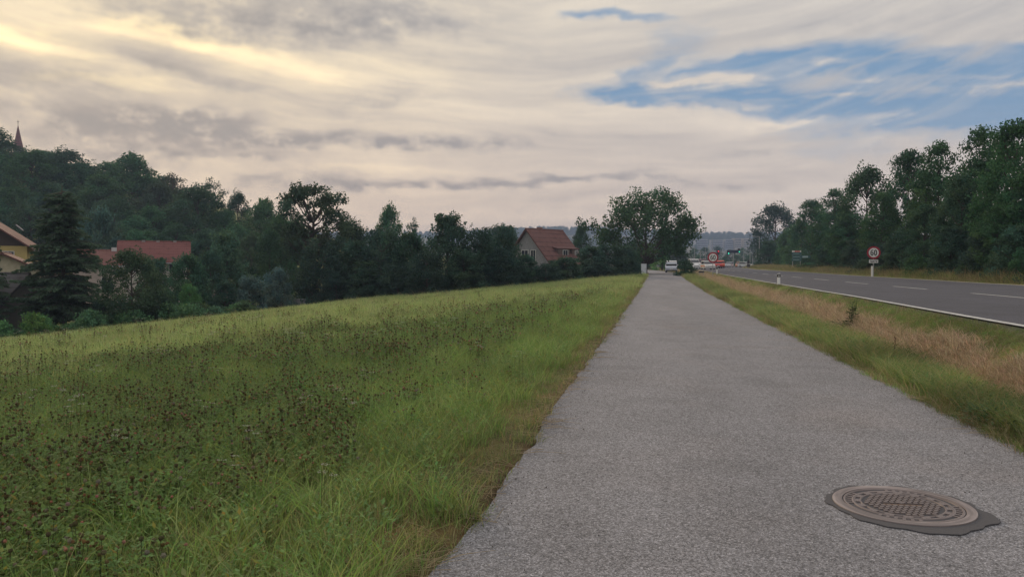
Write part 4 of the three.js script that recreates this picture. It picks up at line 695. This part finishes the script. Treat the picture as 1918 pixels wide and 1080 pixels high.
function delineator(label, px, D, h) { const X = xAt(px, D), o = thing('delineator_post', label, 'marker post', [X, yAt(X, D) - .02, -D], -.15); part('post', new THREE.ExtrudeGeometry(new THREE.Shape([V(-.06, 0, 0), V(.06, 0, 0), V(.055, h, 0), V(-.055, h * .96, 0)].map((v) => new THREE.Vector2(v.x, v.y))), { depth: .05, bevelEnabled: true, bevelSize: .008, bevelThickness: .008, bevelSegments: 2 }).translate(0, 0, -.025), white, o); part('black_band', box(.145, h * .28, .075, 0, h * .8, 0), black, o); part('reflector', box(.05, h * .14, .01, 0, h * .78, .042), mat([.5, .5, .48], { roughness: .25 }), o); return o; }
delineator('white marker post with black top beside the white edge line', 1459, 37.5, .56);
delineator('small marker post between the first speed sign and the road', 1343, 78, .8);
{ const D = 80, X = xAt(1314, D), o = thing('low_board', 'low dark board on two legs by the road edge', 'sign', [X, yAt(X, D), -D], -.2); part('board', box(.55, .14, .04, 0, .62, 0), mat([.03, .035, .06]), o); for (const x of [-.2, .2]) part('leg', box(.04, .6, .04, x, .28, 0), steel, o); }
{ // green direction board
  const D = 118, X = xAt(1492, D), y = yAt(X, D), o = thing('direction_sign', 'green direction board with red and white top strip across the road', 'road sign', [X, y, -D], -.3), teal = mat([0.035, 0.105, 0.105], { roughness: .4 }), top = hAt(470, D) - y;
  for (const x of [-.55, .55]) part('post', cyl(.05, .05, top + .2, 10, x, top / 2, -.05), steel, o);
  const strip0 = part('top_strip', box(1.3, .22, .05, 0, top - .05, 0), white, o); part('red_field', box(.75, .16, .01, .1, top - .05, .031), mat([.5, .05, .04]), strip0);
  for (let k = 0; k < 3; k++) { const yy = top - .42 - k * .46, b = part('sign_panel', box(k === 1 ? 2.6 : 1.4, .4, .05, k === 1 ? .7 : 0, yy, 0), teal, o); part('pale_line', box(k === 1 ? 1.0 : .9, .05, .008, -.05, yy + .02, .03), mat([.35, .45, .45]), b); if (k === 1) part('pale_field', box(.8, .26, .008, 1.25, yy, .031), mat([.32, .42, .43]), b); }
}
{ // white cabinet beside the path
  const D = 93, X = xAt(1206, D), y = yAt(X, D), o = thing('utility_cabinet', 'white utility cabinet at the meadow corner beside the path', 'cabinet', [X, y, -D], -.25), cw = mat([.56, .60, .66], { roughness: .5 });
  part('body', box(.6, 1.22, .4, 0, .66, 0), cw, o); part('plinth', box(.62, .12, .42, 0, .03, 0), mat([.3, .3, .3]), o); part('lid', box(.66, .06, .46, 0, 1.3, 0), cw, o); const d = part('door', box(.54, 1.1, .015, 0, .67, .208), cw, o); part('handle', box(.03, .14, .03, .2, .7, .228), black, d);
}
// cars
const tyreMat = mat([.015, .015, .015]), rimMat = mat([.4, .4, .42], { metalness: .8, roughness: .35 }), carGlass = new THREE.MeshStandardMaterial({ color: rgb(.02, .024, .03), roughness: .06 }), tailMat = mat([.30, .012, .012], { roughness: .25 }), headMat = mat([.75, .75, .72], { roughness: .12, metalness: .3 });
function carProfile(pts, width, bevel) { const s = new THREE.Shape(pts.map(([z, y]) => new THREE.Vector2(z, y))); return new THREE.ExtrudeGeometry(s, { depth: width - 2 * bevel, bevelEnabled: true, bevelSize: bevel, bevelThickness: bevel, bevelSegments: 3, curveSegments: 8 }).translate(0, 0, -(width - 2 * bevel) / 2).rotateY(-Math.PI / 2); }
function car(name, label, X, D, turn, colour, { L = 4.3, W = 1.78, H = 1.5, group } = {}) {
  const o = thing(name, label, 'car', [X, yAt(X, D) + .012, -D], turn, group), paint = new THREE.MeshPhysicalMaterial({ color: rgb(...colour), roughness: .35, clearcoat: .8, clearcoatRoughness: .08 }), a = L / 2, b = H * .6;      // front towards +z
  part('body', carProfile([[-a + .05, .3], [a - .08, .27], [a, .5], [a - .06, .68], [a - .35, b * .86], [a * .42, b], [-a + .15, b + .02], [-a, b - .12], [-a - .02, .5]], W, .07), paint, o);
  const cab = part('windows', carProfile([[-a + .22, b - .03], [a * .46, b - .03], [a * .05, H - .07], [-a + .5, H - .07]], W - .2, .06), carGlass, o);
  part('roof', carProfile([[-a + .36, H - .12], [a * .12, H - .12], [a * -.02, H], [-a + .5, H]], W - .2, .05), paint, o);
  for (const s of [-1, 1]) { const pl = part('pillar', box(.05, .03, 1), paint, cab); pl.scale.z = Math.hypot(H - b, a * .4); pl.position.set(s * (W / 2 - .13), (H + b) / 2 - .04, a * .26); pl.rotation.x = Math.atan2(H - b, a * .41); const pr = part('pillar', box(.13, .06, 1), paint, cab); pr.scale.z = Math.hypot(H - b, .42); pr.position.set(s * (W / 2 - .13), (H + b) / 2 - .04, -a + .42); pr.rotation.x = -Math.atan2(H - b, .4); }
  for (const x of [-1, 1]) for (const z of [-1, 1]) { const w = part('wheel', cyl(.32, .32, .21, 22).rotateZ(Math.PI / 2), tyreMat, o); w.position.set(x * (W / 2 - .1), .32, z * (a - .82)); part('rim', cyl(.2, .2, .225, 14).rotateZ(Math.PI / 2), rimMat, w); }
  for (const x of [-1, 1]) { part('headlight', box(.36, .15, .12, x * (W / 2 - .3), b * .78, a - .04), headMat, o); part('tail_light', box(.2, .3, .12, x * (W / 2 - .17), b - .22, -a + .03), tailMat, o); part('mirror', box(.18, .12, .1, x * (W / 2 + .06), b + .06, a * .34), paint, o); }
  part('number_plate', box(.52, .11, .02, 0, .52, -a - .1), white, o); part('number_plate', box(.52, .11, .02, 0, .42, a + .08), white, o); part('bumper', box(W - .16, .16, .1, 0, .33, -a - .03), black, o); part('grille', box(W * .5, .14, .06, 0, .56, a + .03), black, o);
  return o;
}
{
  const head = (s) => Math.PI + TH * -1;                                              // facing away along the path
  const D1 = 119, D2 = 127;
  car('parked_car', 'pale silver estate car parked on the path end, seen from behind', xAt(1258, D1), D1, Math.PI - .22, [.52, .56, .66], { H: 1.48 });
  car('parked_car', 'white tall car parked just ahead of the silver estate car', xAt(1258, D2), D2, Math.PI - .22, [.72, .72, .74], { H: 1.78, W: 1.84 });
  car('white_car', 'white car with orange stripe driving this way in the lane by the speed sign', xAt(1326, 136), 136, -.05, [.66, .64, .63]);
  { const o = scene.children[scene.children.length - 1]; part('side_stripe', box(1.84, .12, 3.6, 0, .62, 0), mat([.6, .14, .03]), o); }
  car('red_car', 'bright red hatchback on the road behind the first speed sign', xAt(1342, 160), 160, Math.PI - .1, [.55, .035, .02]);
  car('red_car', 'orange-red car just ahead of the bright red hatchback', xAt(1347, 170), 170, Math.PI - .1, [.62, .1, .03], { H: 1.62 });
  car('silver_car', 'silver car waiting near the traffic lights', xAt(1366, 232), 232, -.5, [.5, .5, .54]);
  car('orange_car', 'orange car near the traffic lights beside the silver car', xAt(1384, 236), 236, -.35, [.6, .2, .04]);
  car('white_van', 'white van half hidden behind the round dark bush', xAt(1300.5, 150), 150, -.05, [.7, .7, .72], { H: 1.9, L: 4.6 });
  car('dark_red_van', 'dark red van behind the white car with the stripe', xAt(1316, 190), 190, -.05, [.16, .015, .03], { H: 2.1, L: 4.8, W: 1.95 });
  car('white_car', 'small white car turning at the crossing beside the motorcycle', xAt(1397, 225), 225, .6, [.6, .62, .62]);
}
// motorcycle and rider
{
  const D = 165, X = xAt(1402, D), y = yAt(X, D) + .012, o = thing('motorcycle', 'dark motorcycle ridden this way along the road', 'motorcycle', [X, y, -D], -.1);
  for (const z of [-.7, .7]) { const w = part('wheel', new THREE.TorusGeometry(.28, .06, 8, 20).rotateY(Math.PI / 2), tyreMat, o); w.position.set(0, .34, z); part('rim', cyl(.22, .22, .05, 14).rotateZ(Math.PI / 2), rimMat, w); }
  part('body', carProfile([[-.75, .8], [-.3, .55], [.2, .4], [.5, .62], [.55, .95], [.1, 1.0], [-.3, .82]], .34, .06), mat([.03, .03, .035], { roughness: .35 }), o);
  part('handlebar', merge([box(.75, .035, .035, 0, 1.08, .42), box(.05, .75, .05, .1, .7, .6), box(.05, .75, .05, -.1, .7, .6)]), black, o); part('headlight', cyl(.1, .1, .08, 16).rotateX(Math.PI / 2).translate(0, .92, .66), headMat, o);
  const caps = [[[0, .85, -.1], [0, 1.38, .06], .2, .19], [[0, 1.38, .06], [0, 1.6, .1], .09, .1], [[0, 1.62, .12], [0, 1.7, .12], .13, .13]];
  for (const s of [-1, 1]) caps.push([[s * .2, 1.35, .06], [s * .38, 1.12, .16], .075, .06], [[s * .38, 1.12, .16], [s * .33, 1.1, .42], .06, .045], [[s * .12, .85, -.05], [s * .25, .82, .32], .12, .085], [[s * .25, .82, .32], [s * .22, .4, .05], .085, .06], [[s * .22, .38, .05], [s * .22, .34, .24], .06, .045]);
  const { MarchingCubes } = await import('three/addons/objects/MarchingCubes.js');
  const R = 40, mc = new MarchingCubes(R, black, false, false, 60000); mc.isolation = 0;
  const sd = (p) => { let v = 9; for (const [a, b, r0, r1] of caps) { const A = V(...a), B = V(...b), ab = B.clone().sub(A), k = clamp(p.clone().sub(A).dot(ab) / ab.lengthSq()), dd = p.distanceTo(A.clone().addScaledVector(ab, k)) - mix(r0, r1, k), h = clamp(.5 + .5 * (v - dd) / .05); v = mix(v, dd, h) - .05 * h * (1 - h); } return v; };
  const C = V(0, 1.05, .1), S = .95; for (let z = 0; z < R; z++) for (let yy = 0; yy < R; yy++) for (let x = 0; x < R; x++) mc.field[x + yy * R + z * R * R] = -sd(V((x / R * 2 - 1) * S + C.x, (yy / R * 2 - 1) * S + C.y, (z / R * 2 - 1) * S + C.z));
  mc.update(); const n = mc.count, g = new THREE.BufferGeometry(); g.setAttribute('position', new THREE.BufferAttribute(mc.positionArray.slice(0, n * 3), 3)); g.setAttribute('normal', new THREE.BufferAttribute(mc.normalArray.slice(0, n * 3), 3)); g.scale(S, S, S).translate(C.x, C.y, C.z);
  const p = single('person', g, mat([.035, .035, .045]), 'rider in dark clothes and helmet on the motorcycle', 'person'); p.position.set(X, y, -D); p.rotation.y = -.1;
}
// street lamps, masts, signals
function streetLamp(label, px, D, top, arm, group) { const X = xAt(px, D), y = yAt(X, D), h = hAt(top, D) - y, o = thing('street_lamp', label, 'street lamp', [X, y, -D], 0, group); part('pole', cyl(.07, .12, h + .2, 10, 0, h / 2 - .1, 0), steel, o); part('arm', cyl(.045, .06, Math.abs(arm), 8).rotateZ(Math.PI / 2 + Math.sign(arm) * .06).translate(arm / 2, h + .02, 0), steel, o); part('lamp_head', box(.9, .12, .32, arm, h + .1, 0), mat([.5, .5, .52], { roughness: .4 }), o); return o; }
streetLamp('tall street lamp with long arm beside the dark roadside tree', 1422, 235, 443, -2.0); streetLamp('second street lamp with arm, lower against the dark roadside tree', 1416, 262, 450, -1.9);
const GP = 'slim lamp posts around the crossing', LP = 'slim grey post standing at the far crossing';
let postNo = 0;
for (const [px, D, top] of [[1301, 250, 464], [1321, 275, 464], [1334, 300, 446], [1373, 262, 474], [1393, 270, 468], [1410, 250, 480]]) { const X = xAt(px, D), y = yAt(X, D), h = hAt(top, D) - y, o = thing('lamp_post', `${LP}, ${ORD[postNo++]} from the round dark bush`, 'lamp post', [X, y, -D], 0, GP); part('pole', cyl(.07, .11, h + .2, 8, 0, h / 2 - .1, 0), steel, o); part('cap', cyl(.16, .1, .25, 10, 0, h + .1, 0), steel, o); }
function signalGantry(label, px, reachPx, D, barY, lamps, cpx) {
  const X = xAt(px, D), y = yAt(X, D), h = hAt(barY, D) - y, reach = (reachPx - px) / F * D, o = thing('traffic_signal', label, 'traffic light', [X, y, -D]);
  part('mast', cyl(.1, .14, h + .4, 12, 0, h / 2, 0), steel, o); part('arm', cyl(.06, .08, Math.abs(reach), 10).rotateZ(Math.PI / 2).translate(reach / 2, h, 0), steel, o);
  for (const [lp, colour, lit] of lamps) { const x = (lp - px) / F * D, hd = part('signal_head', box(.42, 1.15, .3, x, h, .25), black, o); part('backboard', box(.85, 1.5, .03, x, h, .08), mat([.012, .014, .02]), hd);
    for (let k = 0; k < 3; k++) { const on = k === lit, m2 = on ? new THREE.MeshStandardMaterial({ color: rgb(.02, .02, .02), emissive: rgb(...colour), emissiveIntensity: 1.6 }) : black; part(on ? 'lit_signal_lamp' : 'signal_lamp', cyl(.17, .17, .05, 18).rotateX(Math.PI / 2).translate(x, h + .36 - k * .36, .43), m2, hd); part('visor', new THREE.CylinderGeometry(.19, .19, .2, 14, 1, true, Math.PI * 1.0, Math.PI).rotateX(Math.PI / 2).translate(x, h + .36 - k * .36, .5), black, hd);
      if (on) { const l = new THREE.PointLight(rgb(...colour), 2.5, 30); l.position.set(X + x, y + h + .36 - k * .36, -D + .62); l.castShadow = true; scene.add(l); } } }
  return o;
}
signalGantry('overhead signal mast with red and green lamps on a long arm', 1312, 1366, 258, 472.5, [[1345, [1, .04, .08], 0], [1364, [.05, .9, .6], 2]]);
signalGantry('overhead signal mast with a green lamp reaching from the far kerb', 1405, 1380, 262, 469.5, [[1384, [.05, .9, .6], 2]]);
{ const D = 256, X = xAt(1374, D), h = hAt(471, D), o = thing('hanging_sign', 'dark board hanging between the two green signals', 'road sign', [X, 0, -D]); part('board', box(2.9, 1.0, .08, 0, h, 0), mat([.02, .025, .05]), o); part('hanger', merge([box(.05, 1.2, .05, -1.2, h + .1, -.1), box(.05, 1.2, .05, 1.2, h + .1, -.1)]), steel, o); part('post', cyl(.06, .08, h - yAt(X, D), 10, 0, (h + yAt(X, D)) / 2, -.1), steel, o); }

scene.traverse((o) => { if (o.isMesh) { o.castShadow = true; o.receiveShadow = true; } });
renderer.render(scene, camera);
